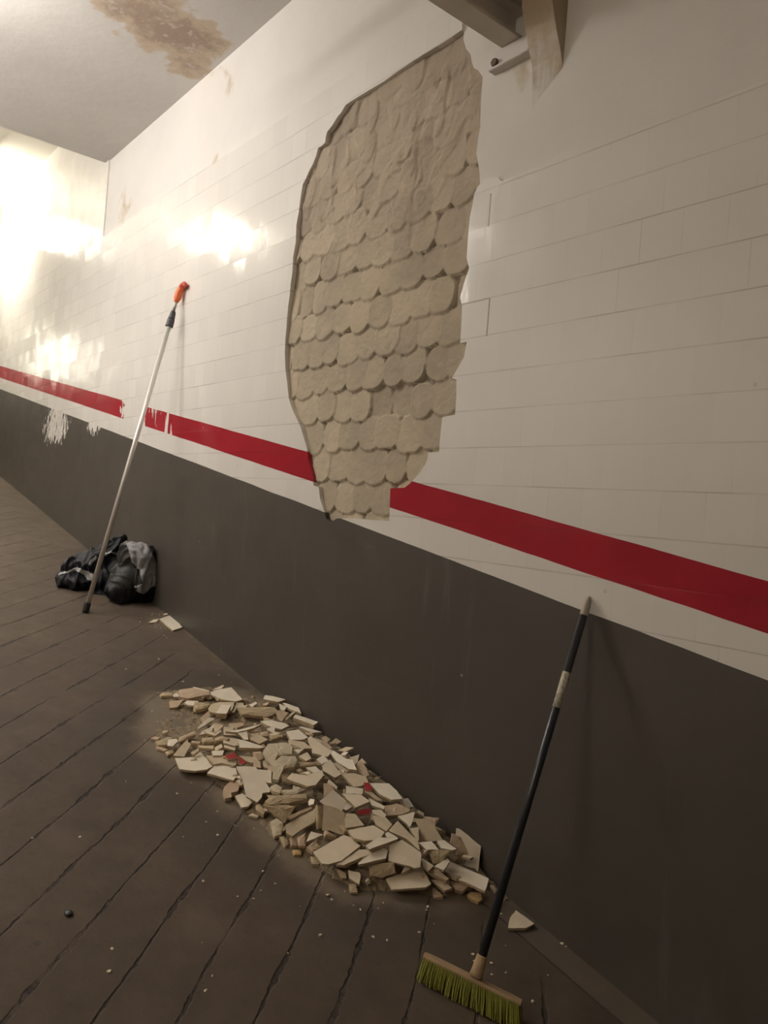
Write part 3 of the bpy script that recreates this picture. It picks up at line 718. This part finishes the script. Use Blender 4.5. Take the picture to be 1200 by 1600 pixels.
 (4,[(265,730),(290,735),(420,770),(510,820),(522,1000),(490,1082),(340,1032),(250,1032)],62,0,.030,'t',.014,'upright tan tile back below the white kite-shaped tile'),
 (4,[(195,735),(270,745),(262,1000),(200,1012)],60,35,.024,'m',.022,'dark upright tile edge left of the upright tan back'),
 (4,[(505,830),(640,838),(742,970),(530,1002)],40,0,.026,'t',.014,'tan tile back right of the upright tan one'),
 (4,[(550,1030),(680,1000),(850,972),(982,1050),(930,1142),(750,1152),(620,1122)],26,0,.032,'c',.016,'large cream tile behind the big cream one at the front'),
 (4,[(835,790),(940,788),(1002,850),(985,882),(840,832)],30,0,.028,'c',.014,'small cream tile end right of the dark red piece'),
 (4,[(840,850),(1000,880),(1072,960),(1000,1042),(880,962)],35,0,.024,'t',.014,'tan tile back right of the large cream tile'),
 (4,[(980,740),(1130,718),(1202,745),(1280,800),(1170,845),(990,862)],38,0,.022,'k',.024,'pinkish tan block by the wall below the large white tile'),
 (4,[(790,648),(985,750),(972,782),(830,732)],25,0,.026,'w',.012,'white tile strip between the cream tile and the large white tile'),
 (4,[(265,480),(330,480),(390,550),(270,640)],50,0,.026,'k',.012,'mauve tile back left of the white kite-shaped tile'),
 (4,[(310,470),(330,430),(430,520),(420,548)],40,0,.030,'c',.010,'thin pale tile edge right above the mauve back'),
 (4,[(60,1167),(120,1043),(268,1080)],38,0,.034,'w',.010,'white triangle in front of the large tan back'),
 (4,[(740,570),(830,580),(960,680),(900,680)],30,0,.018,'m',.018,'brown mortar edge under the large white tile by the wall'),
 (5,[(520,460),(870,263),(972,285),(1072,390),(850,562),(700,602),(620,592)],24,0,.046,'c',.014,'biggest cream tile in the front of the heap'),
 (5,[(790,602),(1060,430),(1200,430),(1205,470),(880,612)],24,0,.030,'c',.016,'yellowish tile under the right edge of the biggest cream tile'),
 (6,[(0,885),(160,770),(300,708),(342,740),(322,832),(150,872),(0,905)],22,0,.036,'w',.014,'white tile fanned out right of the biggest cream tile'),
 (5,[(930,670),(1062,700),(1077,740),(1060,842),(940,762)],45,0,.022,'c',.010,'small white tile propped under the fanned tile in the front'),
 (5,[(780,640),(900,710),(912,762),(850,762)],40,0,.016,'t',.012,'tan chip under the biggest cream tile'),
 (5,[(940,830),(1020,838),(1042,930),(960,932)],40,0,.012,'m',.020,'tan pebble on the floor below the propped white tile'),
 (5,[(440,400),(560,350),(605,400),(510,462)],35,0,.024,'mk',.024,'tan lump left of the biggest cream tile'),
 (5,[(490,510),(560,520),(590,600),(500,600)],25,0,.010,'m',.016,'mortar crumb below the left corner of the biggest cream tile'),
 (6,[(85,685),(220,593),(462,588),(462,607),(130,727)],18,0,.044,'w',.014,'bright white tile strip on top of the front pieces'),
 (6,[(365,680),(510,613),(737,770),(727,932),(660,947),(600,922),(550,912),(350,862)],44,0,.044,'c',.012,'large cream-white tile facing front in the right half'),
 (6,[(460,340),(662,288),(637,390),(600,472),(560,422)],35,0,.034,'w',.012,'white tile with curved break by the wall in the right half'),
 (6,[(355,510),(460,393),(702,640),(722,742),(560,602)],34,0,.032,'t',.020,'tan slab sloping between the curved white tile and large facing tile'),
 (6,[(315,540),(350,523),(462,588),(340,587)],22,0,.038,'w',.010,'small white tile end above the bright white strip'),
 (6,[(600,480),(700,465),(712,620),(690,640)],35,0,.026,'t',.016,'pale tan piece left of the tall tan back'),
 (6,[(660,370),(837,370),(987,620),(840,637),(710,622),(702,460)],55,0,.030,'t',.014,'tall tan tile back leaning on the wall in the right half'),
 (6,[(700,650),(860,633),(942,732),(800,732)],18,0,.034,'w',.012,'white tile piece below the tall tan back, left one of a pair'),
 (6,[(920,630),(1002,618),(1152,722),(1100,737),(970,712)],18,0,.034,'w',.014,'white tile piece below the tall tan back, right one of a pair'),
 (6,[(815,735),(1085,735),(985,872),(880,897)],62,0,.030,'m',.024,'shaded mortar block under the pair of white pieces'),
 (6,[(725,810),(882,920),(820,982),(760,932)],36,0,.030,'c',.012,'cream tile corner right of the large facing tile'),
 (6,[(320,1070),(640,960),(742,933),(852,1132),(790,1172),(390,1197)],22,0,.030,'c',.012,'cream tile lying flat at the front right edge of the heap'),
 (6,[(500,1012),(572,880),(612,952)],50,0,.030,'c',.010,'cream triangle standing behind the flat front right tile'),
 (6,[(130,900),(420,880),(432,1000),(280,1062),(140,1042)],55,0,.020,'m',.030,'tan mortar block beneath the fanned white tile'),
 (7,[(545,178),(590,190),(837,390),(802,692),(740,662),(640,612),(692,470),(600,290),(540,262)],66,0,.012,'w',.030,'white tile panel leaning upright on the wall at the right end'),
 (7,[(480,350),(500,243),(545,253),(640,340),(692,470),(640,602),(560,562),(562,430)],62,10,.012,'mk',.020,'brown curved mortar face in front of the leaning white panel'),
 (7,[(285,627),(440,533),(472,565),(400,672)],20,0,.038,'w',.012,'white tile end joined to the long white strip at the right end'),
 (7,[(402,672),(472,567),(928,770),(882,917),(700,832),(540,772)],24,0,.036,'w',.014,'long clean white tile strip at the right end of the heap'),
 (7,[(215,690),(320,658),(462,770),(430,792)],30,0,.026,'t',.014,'tan tile left of the long white strip'),
 (7,[(250,790),(360,788),(502,880),(410,912)],28,0,.022,'t',.014,'pale tan tile at the floor left of the long white strip'),
 (7,[(480,800),(620,810),(700,850),(620,920),(540,900)],40,0,.018,'mk',.026,'mortar lump under the middle of the long white strip'),
 (7,[(675,962),(720,925),(832,935),(852,1010),(800,1047),(730,1012)],30,0,.016,'o',.020,'orange-yellow mortar nugget in front of the long white strip'),
 (7,[(250,870),(300,880),(392,980),(290,992)],30,0,.014,'mk',.022,'tan lump on the floor below the flat front right tile'),
 (7,[(940,850),(980,848),(1022,900),(1000,932)],30,0,.010,'mp',.014,'pale crumb between the long white strip and the broom handle'),
]
def hero(crop, poly, tilt, side, dh, kind, thick, label, idx):
    ox, oy = CR[crop] if isinstance(crop, int) else (0, 0)
    px = [(ox + x * SC, oy + y * SC) for x, y in poly] if isinstance(crop, int) else poly
    cx_, cy_ = sum(p[0] for p in px) / len(px), sum(p[1] for p in px) / len(px)
    c = surf_hit(cx_, cy_, dh)
    tilt = tilt if tilt > 50 else tilt * .72
    while True:
        tc = TOC(c); sd = Vector((-tc.y, tc.x, 0))
        n = (UP * math.cos(math.radians(tilt)) + tc * math.sin(math.radians(tilt)) + sd * math.sin(math.radians(side))).normalized()
        P = []
        for x, y in px:
            d = ray(x, y); P.append(CAM + d * ((c - CAM).dot(n) / d.dot(n)))
        dia = max((a - b).length for a in P for b in P)
        if dia < .235 or tilt > 70: break
        tilt += 4
    # keep it on this side of the wall face and above the floor
    over = max(p.y for p in P) - (D - .004)
    if over > 0:
        f = (D - .004) / max(p.y for p in P); P = [CAM + (p - CAM) * f for p in P]
    low = min(p.z - floor_z(p.x) for p in P)
    if low < .006:
        # slide along the sight line until the lowest corner rests on the ramp
        k = 1.0
        while low < .006 and k > .9:
            k -= .002; low = min((CAM + (p - CAM) * k).z - floor_z(((p - CAM) * k).x) for p in P)
        P = [CAM + (p - CAM) * k for p in P]
    chunk = kind in CHUNK
    low = min(p.z - floor_z(p.x) for p in P)
    if thick > low + .02: thick = max(.008, low + .012)
    name = 'mortar_chunk' if chunk else 'tile_fragment'
    return frag(name, P, n, thick, kind, label, 'mortar chunk' if chunk else 'broken tile', G, seed=idx)
for i, h in enumerate(HERO): hero(*h, i)
# loose pieces away from the heap
for k, (px, kind, th, lab) in enumerate([
    ([(249,967),(268,960),(285,980),(270,985)], 'w', .009, 'white rectangular tile piece lying alone by the rubbish bags'),
    ([(232,973),(240,968),(249,967),(244,972)], 'w', .008, 'white sliver just left of the lone white rectangle by the bags'),
    ([(256,959),(271,956),(272,958),(257,961)], 'w', .008, 'thin white sliver between the lone white rectangle and the wall'),
    ([(794,1450),(797,1434),(806,1422),(835,1443),(821,1450)], 'c', .012, 'triangular cream tile piece alone by the wall right of the broom')]):
    P = [on_floor(x, y, th) for x, y in px]
    frag('tile_fragment', P, Vector((SL, 0, 1)), th, kind, lab, 'broken tile', None, seed=900 + k)
# smaller chips that fill the heap
FILL = 150
rf = random.Random(21); n_ = 0; zones = {}
while n_ < FILL:
    x = rf.uniform(XA, XE); a, b = lerp_tab(YF, x), lerp_tab(YBK, x)
    v = rf.random(); y = a + (b - a) * (.03 + .92 * v)
    if y > D - .05: continue
    h = mound(x, y)
    if math.hypot((x - NOTCH.x) / .22, (y - NOTCH.y) / .13) < 1: continue
    r_ = rf.uniform(.014, .038) * (.7 if h < .03 else 1)
    k = rf.choice((3, 4, 4, 5)); ph = rf.random() * 6.28
    nn_ = Vector((SL + rf.gauss(0, .35), -.45 * (1 - v) + .1 + rf.gauss(0, .35), 1)).normalized()
    e1 = nn_.orthogonal().normalized(); e2 = nn_.cross(e1)
    asp = rf.uniform(.45, 1)
    kind = rf.choices(('w', 'c', 't', 'k', 'm', 'mp', 'mk'), (2, 3, 4, 3, 5, 2, 3))[0]
    th = rf.uniform(.008, .012) if kind not in CHUNK else rf.uniform(.012, .022)
    c = Vector((x, y, floor_z(x) + h + rf.uniform(.002, .014)))
    P = [c + e1 * math.cos(ph + q * 6.283 / k + rf.uniform(-.3, .3)) * r_ + e2 * math.sin(ph + q * 6.283 / k) * r_ * asp for q in range(k)]
    lo = min(p.z - floor_z(p.x) for p in P)
    if lo < th * .8: P = [p + UP * (th * .8 - lo) for p in P]
    if max(p.y for p in P) > D - .006: continue
    ch = kind in CHUNK
    half = 'farther half' if x < -1.25 * D else 'nearer half'
    where = 'front slope' if v < .5 else 'wall side'
    what = {'w': 'small white tile chip', 'c': 'small cream tile chip', 't': 'small tan tile chip', 'k': 'small pinkish tile chip', 'm': 'small brown mortar crumb', 'mp': 'small pale mortar crumb', 'mk': 'small pinkish mortar crumb'}[kind]
    lab = f'{what} wedged on the {where} of the {half} of heap'
    frag('mortar_chunk' if ch else 'tile_fragment', P, nn_, th, kind, lab, 'mortar chunk' if ch else 'broken tile', lab.replace('small', 'small loose'), seed=2000 + n_)
    n_ += 1
# the crumbled mortar underneath
bm = bmesh.new(); sx = .012; M['heap'] = simple('heap_crumbs', (0.30, 0.24, 0.165), 0.95, 0.1, var=0.35, nscale=45, bump=0.010, bscale=70)
nx = int((XE - XA + .08) / sx); y_lo = min(p.y for p in pf) - .04; ny = int((D - .004 - y_lo) / sx)
gr = []
for i in range(nx + 1):
    ln = []
    for j in range(ny + 1):
        x = XA - .04 + i * sx; y = y_lo + j * sx
        h = mound(x, y); r_ = noise.fractal((x * 30, y * 30, 2), .7, 2.2, 4)
        ln.append(bm.verts.new((x, y, floor_z(x) + (h * .66 + .008 * r_ - .003 if h > .002 else -.008))))
    gr.append(ln)
for i in range(nx):
    for j in range(ny):
        q = (gr[i][j], gr[i + 1][j], gr[i + 1][j + 1], gr[i][j + 1])
        if max(w_.co.z - floor_z(w_.co.x) for w_ in q) > -.006: bm.faces.new(q)
bmesh.ops.delete(bm, geom=[v for v in bm.verts if not v.link_faces], context='VERTS')
rb = obj('mortar_rubble', bm, M['heap']); tag(rb, 'crumbled beige mortar under the broken tiles along the wall', 'rubble', kind='stuff')
# specks strewn over the ramp
bm = bmesh.new(); rs = random.Random(5)
speck = [(80,967),(197,1046),(293,1095),(370,1085),(405,1064),(342,1055),(248,1030),(238,1112),(246,1128),(262,1126),(175,1483),(170,1518),(332,1525),(320,1549),(371,1401),(436,1338),(411,1362),(396,1405),(408,1392),(430,1381),(450,1490),(500,1462),(583,1464),(605,1470),(655,1457),(739,1492),(741,1502),(790,1520),(769,1523),(552,1415),(563,1422),(669,1418),(833,1566),(878,1475),(884,1479),(856,1524),(790,1478),(783,1428),(768,1505),(125,1308),(50,1310),(512,1399),(520,1372),(504,1362),(460,1330),(340,1268),(351,1230),(322,1285),(367,1290)]
def crumb(p, s):
    m_ = Matrix.Translation(p + Vector((0, 0, s * .3))) @ Matrix.Rotation(rs.random() * 6, 4, 'Z') @ Matrix.Diagonal((s, s * rs.uniform(.5, 1), s * rs.uniform(.35, .7), 1))
    r_ = bmesh.ops.create_icosphere(bm, subdivisions=1, radius=1.0, matrix=m_)
    for v in r_['verts']: v.co += Vector((rs.uniform(-1, 1), rs.uniform(-1, 1), rs.uniform(-1, 1))) * s * .25
for q in speck: crumb(on_floor(*q), rs.uniform(.0035, .0075))
for _ in range(230):
    x = rs.uniform(XA - .3, XE + .5); y = rs.uniform(.15 * D, .97 * D)
    dd = 0 if in_poly(x, y, outl) else seg_dist(x, y, outl)
    if dd > 0 and rs.random() < math.exp(-dd / .10) * 1.3 + .02: crumb(Vector((x, y, floor_z(x))), rs.uniform(.002, .0065))
for _ in range(40):
    p = on_floor(rs.gauss(250, 22), rs.gauss(968, 9))
    if p.y < D - .02: crumb(p, rs.uniform(.002, .006))
tag(obj('mortar_crumbs', bm, M['mortar_pale']), 'pale mortar specks strewn over the ramp round the heap', 'crumbs', kind='stuff')
# dark blob
bm = bmesh.new(); p = on_floor(107, 1428)
bmesh.ops.create_uvsphere(bm, u_segments=24, v_segments=12, radius=1.0, matrix=Matrix.Diagonal((.016, .012, .006, 1)))
for v in bm.verts: v.co *= 1 + .18 * noise.noise(v.co * 70)
M['gum'] = simple('dark_gum', (0.008, 0.014, 0.018), 0.4, 0.5)
tag(obj('dark_blob', bm, M['gum'], smooth=True, loc=p + Vector((0, 0, .003))), 'small dark round blob stuck on the bare ramp floor', 'blob')

# ------------------------------------------------------------------ extension pole leaning on the wall
pb = on_floor(133, 957); pt = on_wall(283, 446, D - .022)
ax = (pt - pb); L = ax.length; ax.normalize()
pole = empty('extension_pole', pb); tag(pole, 'long pale metal extension pole with orange head leaning on the wall', 'pole')
def along(t): return ax * t
def pole_t(px, py):
    d = ray(px, py).normalized(); w_ = CAM - pb
    b = d.dot(ax); return (ax.dot(w_) - b * d.dot(w_)) / (1 - b * b)
tc0, tc1, tc2, th0 = pole_t(258, 509), pole_t(261, 497), pole_t(265, 484), pole_t(271, 471)
bm = bmesh.new(); tube(bm, [along(.04), along(tc0 + .02)], .0150); obj('lower_tube', bm, M['alu'], pole, True)['label'] = 'pale lower tube'
bm = bmesh.new(); tube(bm, [along(.0), along(.008), along(.058), along(.065)], [.017, .0205, .0205, .017], 18); obj('foot_cap', bm, M['black_rubber'], pole)['label'] = 'black rubber foot'
bm = bmesh.new(); tube(bm, [along(tc0), along(tc0 + .004), along(tc1 - .002), along(tc1), along(tc1 + .004), along(tc2 - .01), along(tc2)], [.019, .027, .025, .019, .023, .019, .013], 12)
ck = obj('twist_clamp', bm, M['black_clamp'], pole); ck['label'] = 'black twist clamp'
bm = bmesh.new(); tube(bm, [along(tc2 - .005), along(th0 + .03)], .0105); obj('upper_tube', bm, M['alu_dull'], pole, True)['label'] = 'thin grey upper tube'
hl = L - th0
wd = Vector((1, 0, 0)) 
bm = bmesh.new()
tube(bm, [along(th0), along(th0 + .01), along(th0 + hl * .25), along(th0 + hl * .50), along(th0 + hl * .74) + wd * .012, along(th0 + hl * .92) + wd * .038], [.013, .017, .026, .027, .023, .016], 16)
hd = obj('tool_head', bm, M['orange'], pole, True); hd['label'] = 'orange plastic head'
bm = bmesh.new()
tube(bm, [along(th0 + hl * .70) + wd * .012, along(th0 + hl * .92) + wd * .030, along(th0 + hl * .99) + wd * .055, along(th0 + hl * .90) + wd * .075, along(th0 + hl * .68) + wd * .085], [.019, .022, .019, .015, .006], 14)
hk = obj('hook', bm, M['orange_dark'], hd, True); hk['label'] = 'worn red hooked tip'
bm = bmesh.new(); tube(bm, [along(th0 + hl * .78) - wd * .006, along(th0 + hl * .86) - wd * .045], [.007, .005], 8); tube(bm, [along(th0 + hl * .92) + wd * .0, along(th0 + hl * 1.0) - wd * .02], [.009, .006], 8)
obj('lever', bm, M['alu_dull'], hd)

# ------------------------------------------------------------------ broom leaning on the wall
bb = CAM + ray(748, 1512) * ((floor_z(-.69 * D) + .098 - EYE) / ray(748, 1512).z)
bt = on_wall(921, 932, D - .012)
broom = empty('push_broom', Vector((bb.x, bb.y, floor_z(bb.x)))); tag(broom, 'push broom with green bristles and dark handle leaning on the grey dado', 'broom')
bo = broom.location
bax = (bt - bb); BL = bax.length; bax.normalize()
def br(t): return bb - bo + bax * t
def broom_t(px, py):
    d = ray(px, py).normalized(); w_ = CAM - bb; b = d.dot(bax); return (bax.dot(w_) - b * d.dot(w_)) / (1 - b * b)
t_tip, t_s0, t_s1 = broom_t(912, 962), broom_t(868, 1105), broom_t(884, 1050)
bm = bmesh.new(); tube(bm, [br(.0), br(t_tip + .004)], .0128, 20); hn = obj('handle', bm, M['handle'], broom, True); hn['label'] = 'dark blue-black handle'
bm = bmesh.new(); tube(bm, [br(t_s0), br(t_s1)], .0133, 20); obj('sticker', bm, M['sticker'], hn, True)['label'] = 'pale printed paper label'
bm = bmesh.new(); tube(bm, [br(t_tip), br(t_tip + .004), br(BL - .035), br(BL - .012), br(BL)], [.0128, .0142, .0135, .010, .004], 18); obj('end_cap', bm, M['handle_tip'], hn, True)['label'] = 'beige plastic end cap'
# head: across the foot of the handle
e_l, e_r = on_floor(660, 1526), on_floor(806, 1600)
hx = Vector((e_r.x - e_l.x, e_r.y - e_l.y, 0)); HW = .150; hx.normalize()
hx = Vector((hx.x, hx.y, -SL * hx.x)).normalized()
hy = Vector((-hx.y, hx.x, 0)); hy = Vector((hy.x, hy.y, -SL * hy.x)).normalized(); hz = hx.cross(hy)
hc = br(-.016) - hx * .012
tl = math.radians(-16); hy2 = hy * math.cos(tl) + hz * math.sin(tl); hz2 = hz * math.cos(tl) - hy * math.sin(tl)
def hp(a, b, c): return hc + hx * a + hy2 * b + hz2 * c
bm = bmesh.new()
N = 24; ring = []
for i in range(N + 1):
    a = -HW + 2 * HW * i / N
    e = 1 - .35 * sstep(HW - .03, HW, abs(a))
    ring.append([bm.verts.new(hp(a, s * .015 * e, c)) for s, c in ((-1, -.024), (1, -.024), (1.06, -.017), (.8, -.012), (-.8, -.012), (-1.06, -.017))])
for r1, r2 in zip(ring, ring[1:]):
    for k in range(6): bm.faces.new((r1[k], r1[(k + 1) % 6], r2[(k + 1) % 6], r2[k]))
bm.faces.new(ring[0]); bm.faces.new(ring[-1][::-1])
obj('broom_head', bm, M['broom_head'], broom)['label'] = 'pale wooden head strip'
bm = bmesh.new(); tube(bm, [br(-.024), br(-.01), br(.028), br(.034)], [.021, .019, .0165, .0145], 18); obj('socket', bm, M['broom_head'], broom, True)['label'] = 'brown handle socket'
bm = bmesh.new(); rb_ = random.Random(11)
for i in range(74):
    for j in range(7):
        a = -HW + .006 + (2 * HW - .012) * (i + rb_.uniform(-.3, .3)) / 73; b = (-.015 + .030 * j / 6)
        p0 = hp(a, b, -.022)
        fl_ = a / HW * .012 + rb_.uniform(-.006, .006)
        tip = p0 + hx * fl_ + hy2 * (b * .75 + rb_.uniform(-.006, .006) - .006)
        gz = floor_z(tip.x + bo.x) - bo.z + rb_.uniform(.001, .007)
        tip.z = gz
        mid = p0.lerp(tip, .5) + hx * rb_.uniform(-.002, .002)
        tube(bm, [p0, mid, tip], [.0031, .0032, .0020], 4)
obj('bristles', bm, M['bristle'], broom)['label'] = 'olive green bristles'

# ------------------------------------------------------------------ rubbish bags against the wall
def lump(blobs, vox, disp):
    """blobs: (centre, radii, rotation z) merged to one skin, then creased"""
    bm = bmesh.new()
    for c, r_, rz in blobs:
        bmesh.ops.create_icosphere(bm, subdivisions=4, radius=1.0, matrix=Matrix.Translation(c) @ Matrix.Rotation(rz, 4, 'Z') @ Matrix.Diagonal((*r_, 1)))
    me = bpy.data.meshes.new('tmp'); bm.to_mesh(me); bm.free()
    o = bpy.data.objects.new('tmp', me); COL.objects.link(o)
    rm = o.modifiers.new('r', 'REMESH'); rm.mode = 'VOXEL'; rm.voxel_size = vox
    sm = o.modifiers.new('s', 'SMOOTH'); sm.iterations = 3
    dg = bpy.context.evaluated_depsgraph_get(); dg.update()
    ev = o.evaluated_get(dg); out = bpy.data.meshes.new_from_object(ev)
    bpy.data.objects.remove(o)
    nm = [v.normal.copy() for v in out.vertices]
    for v, n in zip(out.vertices, nm):
        v.co += n * disp(v.co, n)
    out.update(); return out
def creases(k, amp, seed, st=(1, 1, 1)):
    def f(p, n):
        q = Vector((p.x * st[0], p.y * st[1], p.z * st[2])) * k + Vector((seed, seed * 2, seed * .3))
        w_ = q * .6; q2 = q + Vector((noise.noise(w_), noise.noise(w_ + Vector((31, 7, 3))), noise.noise(w_ + Vector((5, 47, 13))))) * .8
        a = abs(noise.noise(q2)); b = abs(noise.noise(q2 * 2.1 + Vector((9, 4, 1))))
        return amp * ((1 - min(1, a * 2.6)) ** 2 * 1.0 + .45 * (1 - min(1, b * 2.8)) ** 2 - .5)
    return f
def grounded(me, loc, ymax=None):
    for v in me.vertices:
        z = floor_z(v.co.x + loc.x) - loc.z
        if v.co.z < z + .002: v.co.z = z + .002
        if v.co.y + loc.y > D - .004: v.co.y = D - .004 - loc.y
    me.update()
def mobj(name, me, mats, parent=None, loc=None):
    me.materials.clear()
    for m_ in mats: me.materials.append(m_)
    for p in me.polygons: p.use_smooth = True
    o = bpy.data.objects.new(name, me); COL.objects.link(o)
    if parent: o.parent = parent
    if loc is not None: o.location = loc
    return o
# local frame: s = across the picture, t = towards the viewer
cR = on_floor(210, 935); cR.y = min(cR.y, D - .19)
tcR = TOC(cR); sdR = Vector((-tcR.y, tcR.x, 0))
def pxm(c): return 1200 / (c - CAM).dot(FW)
def bag_pt(px, py, base, depth=0.0):
    """point seen at a pixel on the upright plane through base, moved towards the viewer by depth"""
    n = TOC(base); d = ray(px, py); p = CAM + d * ((base - CAM).dot(n) / d.dot(n)); return p + n * depth
def rad(px_, base): return px_ / pxm(base)
rzv = math.atan2(sdR.y, sdR.x)
# right bag: a tall bulging sack
locR = Vector((cR.x, cR.y, floor_z(cR.x)))
blob = []
for px, py, rx, ry, rz_, dp in [(208,908,38,32,36,0),(215,880,30,24,34,0),(226,905,22,26,40,-.02),(190,918,24,28,26,.05),(205,858,14,12,14,0)]:
    blob.append((bag_pt(px, py, cR, dp) - locR, (rad(rx, cR), rad(ry, cR), rad(rz_, cR)), rzv))
meR = lump(blob, .008, creases(9.0, .026, 3.1, (1, 1, .30))); grounded(meR, locR)
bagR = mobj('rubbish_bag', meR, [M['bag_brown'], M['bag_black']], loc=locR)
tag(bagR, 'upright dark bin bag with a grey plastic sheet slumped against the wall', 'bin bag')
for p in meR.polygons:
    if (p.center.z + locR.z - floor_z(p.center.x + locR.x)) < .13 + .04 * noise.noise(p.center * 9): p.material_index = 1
# grey sheet hanging down its wall side
def sheet(me, loc, px_poly, off, base):
    bm = bmesh.new(); bm.from_mesh(me)
    def pix(p):
        w_ = p + loc - CAM; dd = w_.dot(FW); return 600 + F_ * w_.dot(RT) / dd, 800 - F_ * w_.dot(UV) / dd
    kill = []
    for f in bm.faces:
        c = f.calc_center_median(); x, y = pix(c)
        e = 1.2 * noise.noise(c * 22)
        if f.normal.dot(CAM - loc - c) < -.05 or not in_poly(x + e, y + e, px_poly): kill.append(f)
    bmesh.ops.delete(bm, geom=kill, context='FACES')
    for v in bm.verts: v.co += v.normal * (off + .004 * noise.noise(v.co * 30))
    r_ = bmesh.ops.extrude_face_region(bm, geom=bm.faces[:])
    for v in [g for g in r_['geom'] if isinstance(g, bmesh.types.BMVert)]: v.co -= v.normal * .003
    m2 = bpy.data.meshes.new('sheet'); bm.to_mesh(m2); bm.free(); return m2
g = sheet(meR, locR, [(197,850),(212,844),(230,852),(243,878),(247,915),(236,918),(224,928),(214,925),(211,915),(222,912),(219,893),(208,880),(202,862)], .006, cR)
mobj('plastic_sheet', g, [M['bag_grey']], bagR)['label'] = 'crumpled grey plastic sheet'
# left bag: a flat black heap with pale seams
cL = on_floor(140, 918); locL = Vector((cL.x, cL.y, floor_z(cL.x)))
blob = []
for px, py, rx, ry, rz_, dp in [(122,908,30,26,16,.02),(112,885,17,14,14,0),(150,885,34,26,28,0),(172,862,22,16,18,0),(186,850,13,10,12,0),(192,841,6,7,8,0),(160,905,26,26,24,.04),(180,900,24,26,34,.02),(165,928,24,26,12,.06),(100,908,10,14,14,.02)]:
    blob.append((bag_pt(px, py, cL, dp) - locL, (rad(rx, cL), rad(ry, cL), rad(rz_, cL)), rzv))
meL = lump(blob, .0075, creases(7.0, .024, 8.7, (1, 1, .6))); grounded(meL, locL)
bagL = mobj('rubbish_bag', meL, [M['bag_black']], loc=locL)
tag(bagL, 'slumped black bag with pale seams lying behind the pole foot', 'bin bag')
for nm_, poly in [('seam', [(91,896),(104,892),(120,886),(134,891),(146,897),(146,908),(138,907),(130,897),(118,892),(104,896),(92,900)]),
                  ('seam', [(138,882),(142,874),(150,868),(153,870),(146,876),(141,886)]),
                  ('seam', [(164,866),(174,861),(184,866),(182,869),(174,864),(165,869)])]:
    s_ = sheet(meL, locL, poly, .004, cL)
    if len(s_.polygons): mobj(nm_, s_, [M['bag_trim']], bagL)['label'] = 'pale grey edge seam'

# ------------------------------------------------------------------ lamps
def lamp(x, y, z, length, strength, col, label, mount, ang=0.0):
    """bare fluorescent tube on a slim batten; mount: vector from the tube to the surface the batten is fixed to"""
    e = empty('fluorescent_lamp', (x, y, z)); e.rotation_euler.z = ang; tag(e, label, 'lamp')
    mv = Vector(mount)
    h = length / 2
    bm = bmesh.new(); box(bm, -h - .03, h + .03, mv.y - (.03 if mv.y == 0 else 0), mv.y + .03, mv.z - .03, mv.z + (.03 if mv.y else 0))
    obj('batten', bm, M['lamp_body'], e)
    for sx_ in (-1, 1):
        bm = bmesh.new(); tube(bm, [(sx_ * h, 0, 0), (sx_ * h, mv.y, mv.z)], .012, 8); tube(bm, [(sx_ * (h - .012), 0, 0), (sx_ * (h + .012), 0, 0)], .022, 12); obj('tube_holder', bm, M['lamp_body'], e)
    mt = bpy.data.materials.new('lit_tube'); mt.use_nodes = True; nt = mt.node_tree; nt.nodes.clear()
    em = nt.nodes.new('ShaderNodeEmission'); em.inputs[0].default_value = (*col, 1); em.inputs[1].default_value = strength
    ou = nt.nodes.new('ShaderNodeOutputMaterial'); nt.links.new(em.outputs[0], ou.inputs[0])
    bm = bmesh.new(); tube(bm, [(-h + .01, 0, 0), (h - .01, 0, 0)], .019, 12); obj('tube', bm, mt, e, True)
    return e
WARM = (1.0, 0.94, 0.80); NEUT = (1.0, 0.95, 0.885)
lamp(-4.65 * D, .78 * D, zc2 - .45, 1.2, 330, WARM, 'lit tube lamp close to the tiled wall over the bright upper ramp', (0, 0, .45))
lamp(-4.35 * D, -.12 * D, zc2 - .10, 1.2, 125, WARM, 'lit tube lamp on the middle of the higher cream ceiling', (0, 0, .10))
vl = lamp(-8.3 * D, -.30 * D, EYE + 1.32 * D, 1.0, 62, WARM, 'added upright tube lamp standing in for an unseen bright source up the ramp', (0, 0, -.1 * D))  # added lamp, out of view, makes the tall streak on the tiles
vl.rotation_euler = (0, math.pi / 2, 0)
lamp(-2.95 * D, -.33 * D, zc - .50, 1.1, 380, NEUT, 'lit tube lamp hung under the low ceiling nearest its open edge', (0, 0, .50))
lamp(-2.20 * D, .16 * D, zc - .50, 0.9, 155, NEUT, 'added tube lamp under the low ceiling brightening the wall above the hole', (0, 0, .50))  # added fill tube, out of view, lifts the upper middle of the wall
lamp(-0.85 * D, -1.50 * D, EYE + .86 * D, 1.2, 165, (1.0, 0.87, 0.71), 'lit tube lamp on the opposite wall of the ramp', (0, -.10 * D, 0))

w = bpy.data.worlds.new('world'); scn.world = w; w.use_nodes = True
w.node_tree.nodes['Background'].inputs[0].default_value = (0.9, 0.85, 0.75, 1); w.node_tree.nodes['Background'].inputs[1].default_value = 0.03

# ------------------------------------------------------------------ camera
cd = bpy.data.cameras.new('camera'); cam = bpy.data.objects.new('camera', cd); COL.objects.link(cam)
cd.sensor_fit = 'HORIZONTAL'; cd.sensor_width = 36; cd.lens = 36 * F_ / 1200; cd.clip_start = .05
cam.matrix_world = Matrix.Translation(CAM) @ Matrix((RT, UV, -FW)).transposed().to_4x4()
scn.camera = cam
scn.view_settings.view_transform = 'Standard'; scn.view_settings.look = 'None'; scn.view_settings.gamma = 1.0; scn.view_settings.use_curve_mapping = False
scn.view_settings.exposure = 0.12
